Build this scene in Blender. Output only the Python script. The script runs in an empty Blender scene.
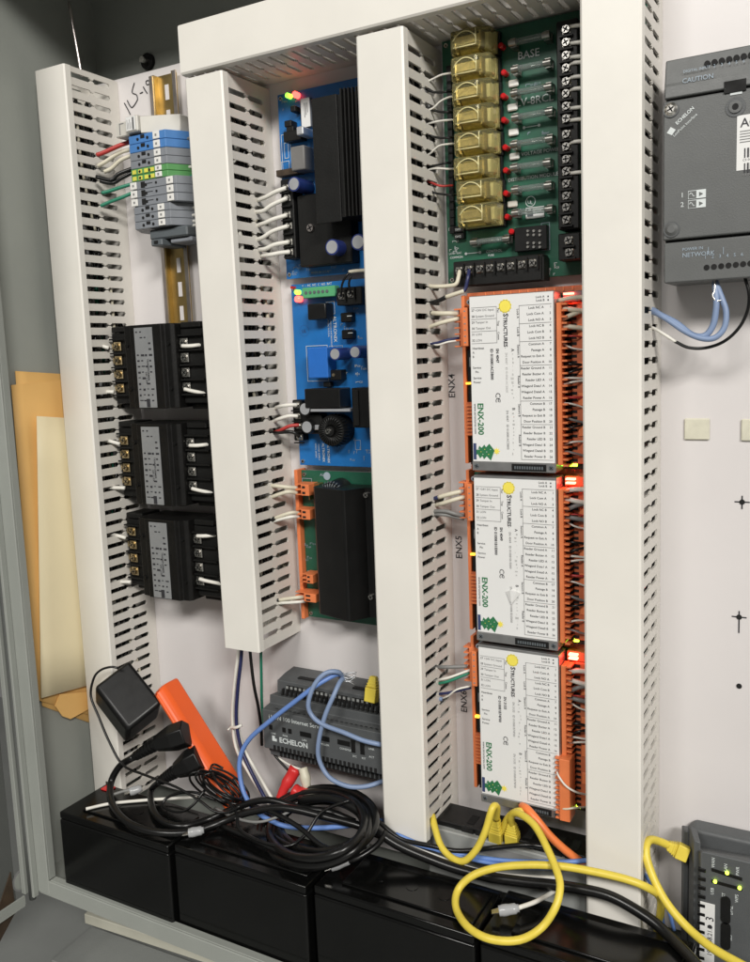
import bpy, bmesh, math, random
from mathutils import Vector, Matrix
random.seed(7)
SC = bpy.context.scene
COL = SC.collection
# ------------------------------------------------------------------ camera
FPX, CAM = 863.94, Vector((.1818, -.7203, .2846))
YAW, PIT, ROL, PPX, PPY = .5179, -.1318, -.0402, 368.8, 467.95
_cy, _sy, _cp, _sp, _cr, _sr = math.cos(YAW), math.sin(YAW), math.cos(PIT), math.sin(PIT), math.cos(ROL), math.sin(ROL)
FW = Vector((-_sy*_cp, _cy*_cp, _sp)); _rt = Vector((_cy, _sy, 0)); _up = _rt.cross(FW)
RT = _cr*_rt + _sr*_up; UPV = -_sr*_rt + _cr*_up
cd = bpy.data.cameras.new('camera'); cam = bpy.data.objects.new('camera', cd); COL.objects.link(cam)
cam.matrix_world = Matrix(((RT.x, UPV.x, -FW.x, CAM.x), (RT.y, UPV.y, -FW.y, CAM.y), (RT.z, UPV.z, -FW.z, CAM.z), (0, 0, 0, 1)))
cd.sensor_fit = 'VERTICAL'; cd.sensor_height = 24; cd.lens = FPX/962*24
cd.shift_x = (375-PPX)/962; cd.shift_y = -(481-PPY)/962
cd.clip_start = .01; cd.clip_end = 100
SC.camera = cam
# ------------------------------------------------------------------ light
SC.view_settings.view_transform = 'Standard'; SC.view_settings.look = 'None'
SC.view_settings.exposure = 0; SC.view_settings.gamma = 1
w = bpy.data.worlds.new('World'); SC.world = w; w.use_nodes = True
bg = w.node_tree.nodes['Background']; bg.inputs[0].default_value = (1, .97, .92, 1); bg.inputs[1].default_value = .14
def area(name, loc, tgt, sx, sy, e, col):
    l = bpy.data.lights.new(name, 'AREA'); l.shape = 'RECTANGLE'; l.size = sx; l.size_y = sy; l.energy = e; l.color = col
    o = bpy.data.objects.new(name, l); COL.objects.link(o); o.location = loc
    o.rotation_euler = (Vector(tgt)-Vector(loc)).to_track_quat('-Z', 'Y').to_euler()
area('ceiling_lamp', (2.1, -2.5, 2.0), (-.15, 0, .15), .95, .5, 104, (1, .972, .918))
area('far_ceiling_lamp', (-.25, -2.9, 2.1), (-.3, 0, .1), 1.2, .6, 58, (1, .974, .926))
# ------------------------------------------------------------------ pixel rays to points on real planes
def ray(px, py): return RT*((px-PPX)/FPX) + UPV*(-(py-PPY)/FPX) + FW
def U(px, py, Y):
    d = ray(px, py); return CAM + d*((Y-CAM.y)/d.y)
def UX(px, py, X):
    d = ray(px, py); return CAM + d*((X-CAM.x)/d.x)
def UZ(px, py, Z):
    d = ray(px, py); return CAM + d*((Z-CAM.z)/d.z)
def pt(p):
    if isinstance(p, Vector): return p
    if len(p) == 4: return (UX if p[2] == 'x' else UZ)(p[0], p[1], p[3])
    return U(*p)
# ------------------------------------------------------------------ materials
MATS = {}
def mat(name, col, rough=.5, metal=0, var=.07, scale=55, bump=0., bscale=400, emit=0, trans=0, alpha=1, coat=0, spec=.5):
    if name in MATS: return MATS[name]
    m = bpy.data.materials.new(name); m.use_nodes = True; nt = m.node_tree; b = nt.nodes['Principled BSDF']; N = nt.nodes.new; L = nt.links.new
    tc = N('ShaderNodeTexCoord'); nz = N('ShaderNodeTexNoise'); nz.inputs['Scale'].default_value = scale; nz.inputs['Detail'].default_value = 5
    L(tc.outputs['Object'], nz.inputs['Vector'])
    mx = N('ShaderNodeMix'); mx.data_type = 'RGBA'
    mx.inputs[6].default_value = (*[c*(1-var) for c in col], 1); mx.inputs[7].default_value = (*[min(1, c*(1+var)) for c in col], 1)
    mr = N('ShaderNodeMapRange'); mr.inputs[1].default_value = .3; mr.inputs[2].default_value = .7
    L(nz.outputs[0], mr.inputs[0]); L(mr.outputs[0], mx.inputs[0]); L(mx.outputs[2], b.inputs['Base Color'])
    m2 = N('ShaderNodeMapRange'); m2.inputs[3].default_value = max(.02, rough*.82); m2.inputs[4].default_value = min(1, rough*1.2)
    nz2 = N('ShaderNodeTexNoise'); nz2.inputs['Scale'].default_value = scale*2.3; L(tc.outputs['Object'], nz2.inputs['Vector'])
    L(nz2.outputs[0], m2.inputs[0]); L(m2.outputs[0], b.inputs['Roughness'])
    b.inputs['Metallic'].default_value = metal; b.inputs['Specular IOR Level'].default_value = spec; b.inputs['Coat Weight'].default_value = coat
    if trans: b.inputs['Transmission Weight'].default_value = trans; b.inputs['IOR'].default_value = 1.3
    if alpha < 1: b.inputs['Alpha'].default_value = alpha
    if emit: b.inputs['Emission Color'].default_value = (*col, 1); b.inputs['Emission Strength'].default_value = emit
    if bump:
        nb = N('ShaderNodeTexNoise'); nb.inputs['Scale'].default_value = bscale; bp = N('ShaderNodeBump'); bp.inputs['Strength'].default_value = bump; bp.inputs['Distance'].default_value = .001
        L(tc.outputs['Object'], nb.inputs['Vector']); L(nb.outputs[0], bp.inputs['Height']); L(bp.outputs[0], b.inputs['Normal'])
    MATS[name] = m; return m
DUCT = mat('duct_pvc', (.72, .69, .635), .42, var=.025, scale=14, bump=.04, bscale=250)
COVER = mat('duct_cover_pvc', (.76, .735, .68), .38, var=.04, scale=13, bump=.05, bscale=120)
PANEL = mat('panel_paint', (.66, .63, .625), .34, var=.03, scale=8, bump=.04, bscale=160)
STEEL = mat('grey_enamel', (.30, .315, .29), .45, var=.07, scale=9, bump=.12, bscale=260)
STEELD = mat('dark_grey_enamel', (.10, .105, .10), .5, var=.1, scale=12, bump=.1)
BLK = mat('black_plastic', (.007, .007, .007), .36, var=.15, spec=.35)
BLKM = mat('matt_black', (.0065, .0065, .006), .5, spec=.3, var=.2, bump=.1, bscale=700)
CORE = mat('black_varnish', (.006, .0058, .0055), .42, spec=.3, var=.2, bump=.1)
BATT = mat('battery_case', (.0035, .0036, .0035), .16, spec=.32, var=.12, scale=30, bump=.05, bscale=60)
RUB = mat('black_cable', (.006, .006, .006), .3, var=.1, spec=.45)
CLIP = mat('dull_tin', (.36, .35, .32), .35, 1, var=.2, scale=300)
CHROME = mat('screw_steel', (.72, .70, .66), .25, 1, var=.15, scale=300)
BRASS = mat('terminal_brass', (.62, .5, .30), .32, 1, var=.15, scale=300)
ZINC = mat('yellow_zinc', (.43, .32, .14), .40, 1, var=.22, scale=40)
ZINCP = mat('bright_zinc', (.62, .56, .54), .3, 1, var=.15, scale=60)
BLUEB = mat('blue_board', (.010, .135, .40), .35, var=.12, scale=45)
GREENB = mat('green_board', (.014, .095, .055), .35, var=.15, scale=45)
SILK = mat('white_print', (.62, .66, .66), .6, var=.05)
SILKD = mat('faded_print', (.30, .36, .42), .6, var=.05)
INK = mat('black_ink', (.025, .025, .03), .6, var=.05)
INKG = mat('grey_ink', (.22, .22, .22), .6, var=.05)
INKL = mat('faint_pencil', (.48, .48, .47), .7, var=.1)
GREENI = mat('green_ink', (.02, .16, .06), .6, var=.05)
YELI = mat('yellow_ink', (.85, .72, .10), .6, var=.08)
NAVYI = mat('navy_ink', (.03, .05, .14), .6, var=.05)
LABEL = mat('label_white', (.74, .74, .73), .45, var=.02, scale=12)
SILVL = mat('silver_label', (.34, .35, .36), .38, .4, var=.08)
ALU = mat('brushed_aluminium', (.42, .42, .42), .38, .85, var=.1, scale=80)
ORG = mat('orange_plastic', (.72, .20, .07), .42, var=.08)
ORGD = mat('orange_carrier', (.50, .13, .05), .48, var=.1)
REDO = mat('orange_red_plastic', (.85, .125, .025), .4, var=.04, scale=18)
BLUT = mat('blue_block', (.07, .21, .50), .42, var=.06)
GRYT = mat('grey_block', (.22, .235, .26), .45, var=.06)
GRYD = mat('grey_block_dark', (.10, .115, .125), .45, var=.06)
GYT = mat('green_block', (.10, .30, .10), .42, var=.06)
YET = mat('yellow_stripe', (.70, .66, .10), .42, var=.06)
BEIGE = mat('beige_plastic', (.58, .56, .51), .45, var=.05)
WHT = mat('white_plastic', (.76, .75, .72), .42, var=.04)
CAPB = mat('capacitor_sleeve', (.02, .035, .16), .35, var=.1)
CAPT = mat('capacitor_top', (.50, .51, .53), .35, .5, var=.1)
BEI2 = mat('cement_grey', (.16, .155, .15), .55, var=.08)
BRELAY = mat('blue_relay', (.02, .14, .50), .38, var=.06)
GCON = mat('green_connector', (.09, .36, .16), .42, var=.06)
YREL = mat('amber_case', (.93, .86, .42), .08, var=.03, trans=.9)
YRIM = mat('amber_case_edge', (.85, .78, .42), .15, var=.05, trans=.3)
COPPER = mat('coil_copper', (.60, .48, .18), .35, .3, var=.25, scale=300)
GLASS = mat('fuse_glass', (.50, .56, .54), .08, var=.03, trans=.8)
REDL = mat('red_lens', (.50, .01, .015), .2, var=.05)
REDE = mat('red_lamp', (1, .04, .03), .3, emit=9, var=0)
REDH = mat('red_lamp_hot', (1, .10, .06), .3, emit=14, var=0)
GRNE = mat('green_lamp', (.30, 1, .06), .3, emit=2.2, var=0)
YGNE = mat('yellow_green_lamp', (.65, 1, .05), .3, emit=6, var=0)
AMBE = mat('amber_lamp', (1, .5, .05), .3, emit=2, var=0)
MANILA = mat('manila_paper', (.84, .50, .17), .6, var=.05, scale=16, bump=.05, bscale=90)
CREAM = mat('cream_paper', (.90, .79, .53), .55, var=.03, scale=10)
DGREY = mat('charcoal_plastic', (.082, .087, .090), .48, var=.07, bump=.1, bscale=900)
MGREY = mat('slate_plastic', (.108, .112, .111), .45, var=.05, bump=.1, bscale=900)
LGREY = mat('switch_grey', (.30, .31, .30), .4, var=.06)
HOLE = mat('dark_void', (.004, .004, .004), .8, var=0)
WWHT = mat('white_wire', (.72, .70, .64), .42, var=.06)
WCRM = mat('cream_wire', (.62, .58, .46), .45, var=.06)
WBLU = mat('blue_wire', (.13, .24, .56), .42, var=.06)
WGBL = mat('grey_blue_wire', (.20, .27, .42), .42, var=.06)
WNAV = mat('navy_wire', (.02, .025, .09), .4, var=.06)
WGRN = mat('green_wire', (.02, .20, .12), .42, var=.06)
WRED = mat('red_wire', (.42, .035, .03), .42, var=.06)
WGRY = mat('grey_wire', (.19, .19, .185), .45, var=.06)
WYEL = mat('yellow_cable', (.72, .57, .07), .42, var=.06, scale=90)
WORG = mat('orange_cable', (.85, .22, .06), .42, var=.05)
TAPE = mat('cream_foam', (.60, .58, .47), .7, var=.08, scale=120, bump=.2)
CLEAR = mat('vinyl_sleeve', (.42, .43, .44), .2, var=.05, alpha=.85)
REDV = mat('red_vinyl', (.62, .03, .03), .35, var=.08)
WOODP = mat('cream_board', (.50, .49, .41), .55, var=.06, scale=20)
FLOORM = mat('grey_floor_paint', (.24, .25, .24), .45, var=.09, scale=10, bump=.1)
RUST = mat('brown_board', (.05, .032, .018), .7, var=.4, scale=60)
# ------------------------------------------------------------------ mesh builder
_tc = {}
def text_geo(s):
    key = s; bold = s.startswith('*'); s = s.lstrip('*')
    if key in _tc: return _tc[key]
    c = bpy.data.curves.new('t', 'FONT'); c.body = s; c.size = 1; c.resolution_u = 2; c.offset = .028 if bold else .006
    o = bpy.data.objects.new('t', c); COL.objects.link(o)
    me = bpy.data.meshes.new_from_object(o.evaluated_get(bpy.context.evaluated_depsgraph_get()))
    vs = [v.co.copy() for v in me.vertices]; fs = [tuple(p.vertices) for p in me.polygons]
    bpy.data.objects.remove(o); bpy.data.curves.remove(c); bpy.data.meshes.remove(me)
    wd = max((v.x for v in vs), default=0); _tc[key] = (vs, fs, wd); return _tc[key]
class MB:
    def __init__(s, T=None): s.bm = bmesh.new(); s.mats = []; s.T = T or Matrix()
    def mi(s, m):
        if m not in s.mats: s.mats.append(m)
        return s.mats.index(m)
    def add(s, vs, fs, m, smooth=False):
        i = s.mi(m); bv = [s.bm.verts.new(s.T @ Vector(v)) for v in vs]; out = []
        for f in fs:
            try: q = s.bm.faces.new([bv[k] for k in f])
            except ValueError: continue
            q.material_index = i; q.smooth = smooth; out.append(q)
        return out
    def box(s, a, b, m, bev=0, seg=1):
        x0, x1 = sorted((a[0], b[0])); y0, y1 = sorted((a[1], b[1])); z0, z1 = sorted((a[2], b[2]))
        vs = [(x, y, z) for x in (x0, x1) for y in (y0, y1) for z in (z0, z1)]
        f = s.add(vs, [(0, 1, 3, 2), (4, 6, 7, 5), (0, 4, 5, 1), (2, 3, 7, 6), (0, 2, 6, 4), (1, 5, 7, 3)], m)
        bev = min(bev, .45*min(x1-x0, y1-y0, z1-z0))
        if bev > 0:
            es = list({e for q in f for e in q.edges}); r = bmesh.ops.bevel(s.bm, geom=es, offset=bev, segments=seg, profile=.5, affect='EDGES')
            for q in r['faces']: q.material_index = s.mi(m); q.smooth = seg > 1
        return s
    def pbox(s, x0, y0, x1, y1, Yf, Yb, m, bev=0, seg=1):       # front face corners seen at the two pixels
        a = U(x0, y0, Yf); b = U(x1, y1, Yf); return s.box((a.x, Yf, a.z), (b.x, Yb, b.z), m, bev, seg)
    def cyl(s, p0, p1, r0, m, r1=None, seg=14, caps=True, capm=None):
        p0, p1 = Vector(p0), Vector(p1); r1 = r0 if r1 is None else r1; d = (p1-p0).normalized()
        a = d.orthogonal().normalized(); b = d.cross(a); vs = []
        for p, r in ((p0, r0), (p1, r1)):
            vs += [p + (a*math.cos(t)+b*math.sin(t))*r for t in [2*math.pi*k/seg for k in range(seg)]]
        s.add(vs, [(k, (k+1) % seg, seg+(k+1) % seg, seg+k) for k in range(seg)], m, True)
        if caps:
            s.add(vs[:seg], [tuple(range(seg))[::-1]], m); s.add(vs[seg:], [tuple(range(seg))], capm or m)
        return s
    def tube(s, pts, r, m, seg=8, res=6, mfn=None):
        P = [pt(p) for p in pts]
        if len(P) > 2:
            Q = [P[0]*2-P[1]] + P + [P[-1]*2-P[-2]]; C = []
            for i in range(1, len(Q)-2):
                a, b, c, d = Q[i-1:i+3]
                for k in range(res):
                    t = k/res; C.append(.5*((2*b)+(c-a)*t+(2*a-5*b+4*c-d)*t*t+(3*b-a-3*c+d)*t**3))
            C.append(P[-1])
        else: C = P
        n = None; vs = []; N = len(C)
        for i, p in enumerate(C):
            tg = (C[min(i+1, N-1)]-C[max(i-1, 0)]).normalized()
            n = tg.orthogonal().normalized() if n is None else (n-tg*n.dot(tg)).normalized()
            b = tg.cross(n); rr = r[min(i*len(r)//N, len(r)-1)] if isinstance(r, (list, tuple)) else r
            vs += [p+(n*math.cos(2*math.pi*k/seg)+b*math.sin(2*math.pi*k/seg))*rr for k in range(seg)]
        fs = [(i*seg+k, i*seg+(k+1) % seg, (i+1)*seg+(k+1) % seg, (i+1)*seg+k) for i in range(N-1) for k in range(seg)]
        s.add(vs, fs + [tuple(range(seg))[::-1], tuple(range((N-1)*seg, N*seg))], m, True); return s
    def prism(s, poly, axis, a, b, m, bev=0):                    # poly in the two other axes (order kept), extruded a..b
        def v(p, t): return {'x': (t, p[0], p[1]), 'y': (p[0], t, p[1]), 'z': (p[0], p[1], t)}[axis]
        n = len(poly); vs = [v(p, a) for p in poly] + [v(p, b) for p in poly]
        f = s.add(vs, [tuple(range(n))[::-1], tuple(range(n, 2*n))] + [(k, (k+1) % n, n+(k+1) % n, n+k) for k in range(n)], m)
        if bev: 
            r = bmesh.ops.bevel(s.bm, geom=list({e for q in f for e in q.edges}), offset=bev, segments=1, affect='EDGES')
            for q in r['faces']: q.material_index = s.mi(m)
        return s
    def hull(s, vs, m, bev=0, seg=2):
        bv = [s.bm.verts.new(s.T @ Vector(v)) for v in vs]; r = bmesh.ops.convex_hull(s.bm, input=bv); i = s.mi(m)
        fs = [g for g in r['geom'] if isinstance(g, bmesh.types.BMFace)]
        for q in fs: q.material_index = i
        d = bmesh.ops.dissolve_limit(s.bm, angle_limit=.02, verts=bv, edges=list({e for q in fs for e in q.edges}))
        if bev:
            fs = list({q for v in bv if v.is_valid for q in v.link_faces})
            r = bmesh.ops.bevel(s.bm, geom=list({e for q in fs for e in q.edges}), offset=bev, segments=seg, profile=.5, affect='EDGES')
            for q in r['faces']: q.material_index = i; q.smooth = True
        return s
    def text(s, t, o, size, m, d='r', align='l'):
        vs, fs, wd = text_geo(t); o = Vector(o)
        R_, P_ = {'r': ((1, 0, 0), (0, 0, 1)), 'cw': ((0, 0, -1), (1, 0, 0)), 'ccw': ((0, 0, 1), (-1, 0, 0)), 'd': ((.78, 0, .63), (-.63, 0, .78))}[d] if isinstance(d, str) else d
        R_, P_ = Vector(R_), Vector(P_); off = {'l': 0, 'c': wd/2, 'r': wd}[align]
        s.add([o+R_*((v.x-off)*size)+P_*(v.y*size) for v in vs], fs, m); return s
    def screw(s, p, r=.0026, m=None, h=.0022):
        p = Vector(p); m = m or CHROME
        s.cyl(p, p+Vector((0, -h, 0)), r, m, r*.85, 12); a = random.uniform(0, 3.14)
        for k in (0, 1.57):
            v = Vector((math.cos(a+k), 0, math.sin(a+k)))*r*.7; n = Vector((v.z, 0, -v.x))*.22; q = p+Vector((0, -h-.0001, 0))
            s.add([q+v+n, q-v+n, q-v-n, q+v-n], [(0, 1, 2, 3)], HOLE)
        return s
    def build_apart(s, name, parent):
        """one object for each far-apart group of printed marks"""
        bm = s.bm; bm.verts.ensure_lookup_table(); seen = [-1]*len(bm.verts); isl = []
        bm.verts.index_update()
        for v in bm.verts:
            if seen[v.index] >= 0: continue
            st = [v]; seen[v.index] = len(isl); g = []
            while st:
                q = st.pop(); g.append(q.index)
                for e in q.link_edges:
                    o = e.other_vert(q)
                    if seen[o.index] < 0: seen[o.index] = len(isl); st.append(o)
            P = [bm.verts[i].co for i in g]; isl.append(([min(p[i] for p in P) for i in range(3)], [max(p[i] for p in P) for i in range(3)]))
        n = len(isl); own = list(range(n)); size = [max(h-l for l, h in zip(*b)) for b in isl]
        def root(i):
            while own[i] != i: i = own[i]
            return i
        for i in range(n):
            for j in range(i):
                d = math.sqrt(sum(max(0, isl[i][0][k]-isl[j][1][k], isl[j][0][k]-isl[i][1][k])**2 for k in range(3)))
                if d <= max(.0195, .49*max(size[i], size[j])): own[root(i)] = root(j)
        for r in sorted({root(i) for i in range(n)}):
            q = MB(); q.mats = list(s.mats); mp = {}
            for f in bm.faces:
                if root(seen[f.verts[0].index]) != r: continue
                for v in f.verts:
                    if v.index not in mp: mp[v.index] = q.bm.verts.new(v.co)
                nf = q.bm.faces.new([mp[v.index] for v in f.verts]); nf.material_index = f.material_index
            q.build(name, parent)
        bm.free()
    def build(s, name, parent=None, label=None, mat_=None):
        me = bpy.data.meshes.new(name); bmesh.ops.recalc_face_normals(s.bm, faces=s.bm.faces[:])
        off = Vector((0, 0, 0)); q = parent
        while q: off += q.location; q = q.parent
        if not parent:
            xs = [v.co for v in s.bm.verts]; lo = Vector((min(v[i] for v in xs) for i in range(3))); hi = Vector((max(v[i] for v in xs) for i in range(3)))
            off = Vector(((lo.x+hi.x)/2, (lo.y+hi.y)/2, lo.z))
        bmesh.ops.translate(s.bm, verts=s.bm.verts[:], vec=-off); s.bm.to_mesh(me); s.bm.free()
        for m in s.mats: me.materials.append(m)
        o = bpy.data.objects.new(name, me); COL.objects.link(o)
        if parent: o.parent = parent
        else: o.location = off
        if label: o['label'] = label
        return o
def tag(o, label, cat, group=None):
    o['label'] = label; o['category'] = cat
    if group: o['group'] = group
    return o
def thing(name, label, cat, loc, group=None):
    o = bpy.data.objects.new(name, None); o.empty_display_size = .01; COL.objects.link(o); o.location = loc
    return tag(o, label, cat, group)
V = Vector
# ------------------------------------------------------------------ cabinet
XW, ZF, YL, ZC = -.578, -.262, -.165, .70
cab = thing('electrical_cabinet', 'grey steel cabinet around the white panel, with its door swung open on the left', 'cabinet', (0, 0, ZF-.003))
MB().box((XW-.002, .030, ZF), (.62, .032, ZC), STEEL).build('back_wall', cab)
MB().box((XW-.003, YL, ZF-.003), (XW, .030, ZC), STEEL).build('side_wall', cab)
MB().box((.62, YL, ZF-.003), (.623, .03, ZC), STEEL).build('side_wall', cab)
MB().box((XW-.003, YL-.02, ZC), (.623, .032, ZC+.003), STEEL).build('ceiling', cab)
MB().box((XW, YL, ZF-.003), (.62, .030, ZF), STEEL).build('floor', cab)
mb = MB()
mb.box((XW-.003, YL-.0025, ZF), (-.5365, YL, ZC), STEEL, .0006).box((-.5365, YL-.0025, ZF-.001), (.62, YL, ZF+.016), STEEL, .0006)
mb.box((-.5395, YL, ZF+.016), (-.5365, YL+.008, ZC), STEEL, .0005).box((-.5365, YL, ZF+.013), (.62, YL+.008, ZF+.016), STEEL, .0005)
mb.box((-.556, YL-.009, ZF-.004), (-.5525, YL-.0025, ZC), STEEL, .0006).box((-.572, YL-.009, ZF-.004), (-.566, YL-.0025, ZC), STEEL, .0006)
mb.tube([V((-.5615, YL-.004, ZF-.01)), V((-.5615, YL-.004, .2)), V((-.5615, YL-.004, ZC))], .0035, STEELD)
mb.build('flange', cab)
# door, hinged at the left and swung forward
dx0 = -.574
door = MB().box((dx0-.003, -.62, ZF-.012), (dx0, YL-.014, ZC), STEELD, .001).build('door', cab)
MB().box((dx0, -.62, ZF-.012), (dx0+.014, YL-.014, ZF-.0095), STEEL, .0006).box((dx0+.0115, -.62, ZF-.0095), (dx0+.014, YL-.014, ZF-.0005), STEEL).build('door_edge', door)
c = UX(22, 880, dx0+.0006)
MB().cyl((dx0, c.y, c.z), (dx0+.0006, c.y, c.z), .0115, INKG, seg=28).cyl((dx0+.0006, c.y, c.z), (dx0+.0008, c.y, c.z), .0095, STEEL, seg=28).build('round_mark', door)
t = MB(); t.text('1', (dx0+.001, c.y+.002, c.z-.005), .014, INKG, ((0, -1, 0), (0, 0, 1))); t.build('printed_text', door)
p = [UX(0, 905, dx0+.0015), UX(11, 872, dx0+.0015), UX(16, 912, dx0+.0015), UX(0, 942, dx0+.0015)]
MB().add(p, [(0, 1, 2, 3)], RUST) and None
m_ = MB(); m_.prism([(q.y, q.z) for q in p], 'x', dx0+.0003, dx0+.0015, RUST); m_.build('brown_patch', door)
c = U(149, 62, .0295)
MB().cyl((c.x, .0299, c.z), (c.x, .026, c.z), .0085, BLKM, seg=20).cyl((c.x, .0259, c.z), (c.x, .018, c.z), .0035, CHROME, seg=6).build('bolt', cab)
# threaded rod from the ceiling to the left duct
a = U(82, 76, -.036); b = U(74, 30, -.036)
tag(MB().tube([a, a+(b-a)*.5, b+(b-a)*.6], .0016, ZINCP).build('hanger_rod'), 'thin grey rod rising from the top of the leftmost white duct', 'rod')
# ------------------------------------------------------------------ panel
pan = thing('mounting_panel', 'white painted steel back panel carrying all the ducts and boards', 'panel', (0, 0, -.22))
mb = MB().box((-.572, 0, -.22), (.60, .003, .586), PANEL, .0008); mb.build('sheet', pan)
for px, py, k in ((742, 502, 1), (739, 617, 2), (739, 686, 0)):
    c = U(px, py, 0); mb = MB(); mb.cyl((c.x, -.0001, c.z), (c.x, -.0006, c.z), .0021, HOLE)
    if k: mb.box((c.x-.0055, -.0003, c.z-.0005), (c.x+.0055, -.0001, c.z+.0005), INK).box((c.x-.0005, -.0005, c.z-(.013 if k == 2 else .0055)), (c.x+.0005, -.0003, c.z+.005), INK)
    mb.build('drilled_hole', pan)
def stroke(mb, pts, r, m, Y=-.0006):
    mb.tube([U(x, y, Y) for x, y in pts], r, m, 5, 4)
mb = MB()   # hand writing beside the rail
f = lambda L: [(100+x/7.5, 55+y/7.5) for x, y in L]
stroke(mb, f([(183, 360), (205, 400), (228, 446)]), .00055, INK)
stroke(mb, f([(205, 340), (222, 375), (240, 393), (262, 370), (282, 335)]), .00055, INK)
stroke(mb, f([(282, 335), (275, 300), (245, 285), (243, 262), (258, 208)]), .00055, INK)
stroke(mb, f([(300, 288), (322, 278)]), .00055, INK); stroke(mb, f([(325, 238), (340, 265), (355, 288)]), .00055, INK)
stroke(mb, f([(375, 215), (352, 222), (345, 200), (360, 190), (376, 205), (380, 250)]), .0005, INK)
mb.build('handwriting', pan)
for (px, py), s in (((449, 398), 'ENX4'), ((456, 559), 'ENX5'), ((461, 713), 'ENX6')):
    mb = MB(); c = U(px+6, py, -.0004); mb.text(s, c, .0088, INK, 'ccw'); mb.build('printed_text', pan)
for (x, y, X, lab) in ((697, 429, .0107, 'cream foam tape square stuck on the white panel right of the ducts'), (754.5, 430, .0107, 'cream foam tape square cut off by the right edge of the photo')):
    c = U(x, y, 0); tag(MB().box((c.x-.0095, -.0022, c.z-.0085), (c.x+.0095, -.0001, c.z+.0085), TAPE, .0008).build('tape_square'), lab, 'tape', 'foam tape squares')
# ------------------------------------------------------------------ slotted wire ducts
DD, DW, PI_ = .0726, .0444, .0125
def duct(label, T, length, first, n, cap=False, cut=None):
    """local frame: u across 0..DW, v out from the panel 0..DD, w along 0..length"""
    root = thing('wire_duct', label, 'wire duct', T @ V((0, 0, 0)), 'slotted white wire ducts')
    def P(u, v, w): return T @ V((u, v, w))
    th = .0018
    vb = [.0015, .0125, .0135, .034, .0355, .0385, .040, .0665, .0675, DD-.003]
    mb = MB()
    for u0 in (.0006, DW-.0006-th):
        zs = {0., length}; sl = []
        for k in range(n):
            c = first+k*PI_
            if c < .004 or c > length-.004: continue
            sl.append(c); zs |= {c-.0025, c-.0014, c-.0005, c+.0005, c+.0014, c+.0025}
        zs = sorted(zs); nz, nv = len(zs)-1, len(vb)-1
        def filled(i, j):
            if i < 0 or j < 0 or i >= nv or j >= nz: return False
            zc = (zs[j]+zs[j+1])/2; vc = (vb[i]+vb[i+1])/2
            if not sl: return True
            d = min(abs(zc-c) for c in sl)
            if d > .0025: return True
            if vc < .0125 or vc > .0675: return True
            if .0355 < vc < .0385: return d > .0005
            if (.0125 < vc < .0135) or (.0665 < vc < .0675): return d > .0014
            if (.034 < vc < .0355) or (.0385 < vc < .040): return d > .0014
            return False
        A, B = {}, {}
        idx = mb.mi(DUCT)
        def gv(D, u, i, j):
            if (i, j) not in D: D[(i, j)] = mb.bm.verts.new(P(u, vb[i], zs[j]))
            return D[(i, j)]
        def face(*v): q = mb.bm.faces.new(v); q.material_index = idx
        for i in range(nv):
            for j in range(nz):
                if not filled(i, j): continue
                c4 = ((i, j), (i+1, j), (i+1, j+1), (i, j+1))
                face(*[gv(A, u0, *c) for c in c4]); face(*[gv(B, u0+th, *c) for c in c4][::-1])
                for (a, b, ni, nj) in ((c4[0], c4[1], i, j-1), (c4[1], c4[2], i+1, j), (c4[2], c4[3], i, j+1), (c4[3], c4[0], i-1, j)):
                    if not filled(ni, nj): face(gv(A, u0, *a), gv(B, u0+th, *a), gv(B, u0+th, *b), gv(A, u0, *b))
    def lbox(a, b, m, bev=0):
        q = MB(); q.box(a, b, m, bev); 
        return q
    mb.T = T; mb.box((0.0006, .0002, 0), (DW-.0006, .0015, length), DUCT); mb.T = Matrix()
    mb.build('slotted_channel', root)
    q = MB(T); poly = [(0, DD-.0075), (.0006, DD-.0012), (.0022, DD), (DW-.0022, DD), (DW-.0006, DD-.0012), (DW, DD-.0075), (DW-.0005, DD-.0075), (DW-.0022, DD-.0022), (.0022, DD-.0022), (.0005, DD-.0075)]
    q.prism(poly, 'z', -.0003, length+.0003, COVER); q.build('duct_cover', root)
    return root
def vT(x, z, tilt):
    # u=+X, v=-Y, w=+Z with a small lean
    R = Matrix.Rotation(tilt, 4, 'Y')
    B = Matrix(((1, 0, 0, 0), (0, -1, 0, 0), (0, 0, 1, 0), (0, 0, 0, 1)))
    return Matrix.Translation(V((x, 0, .28))) @ R @ Matrix.Translation(V((0, 0, z-.28))) @ B
duct('leftmost upright white slotted duct, next to the manila envelopes', vT(-.5638, -.205, .0045), .7885, .0055, 64)
duct('short upright white duct between the black transformers and blue boards, open at its bottom', vT(-.3639, 0, -.0073), .540, .0126, 44)
duct('upright white duct between the blue boards and the column of labelled controllers', vT(-.1855, -.152, .0048), .692, .0035, 56)
duct('widest looking upright white duct, right of the labelled controllers', vT(0, -.20, 0), .90, .2+.5082-.0125*56, 73)
TH = Matrix.Translation(V((-.3690, 0, .5444))) @ Matrix(((0, 0, 1, 0), (0, -1, 0, 0), (1, 0, 0, 0), (0, 0, 0, 1)))
duct('horizontal white duct across the top of the boards', TH, .3675, .006, 30)
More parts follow.
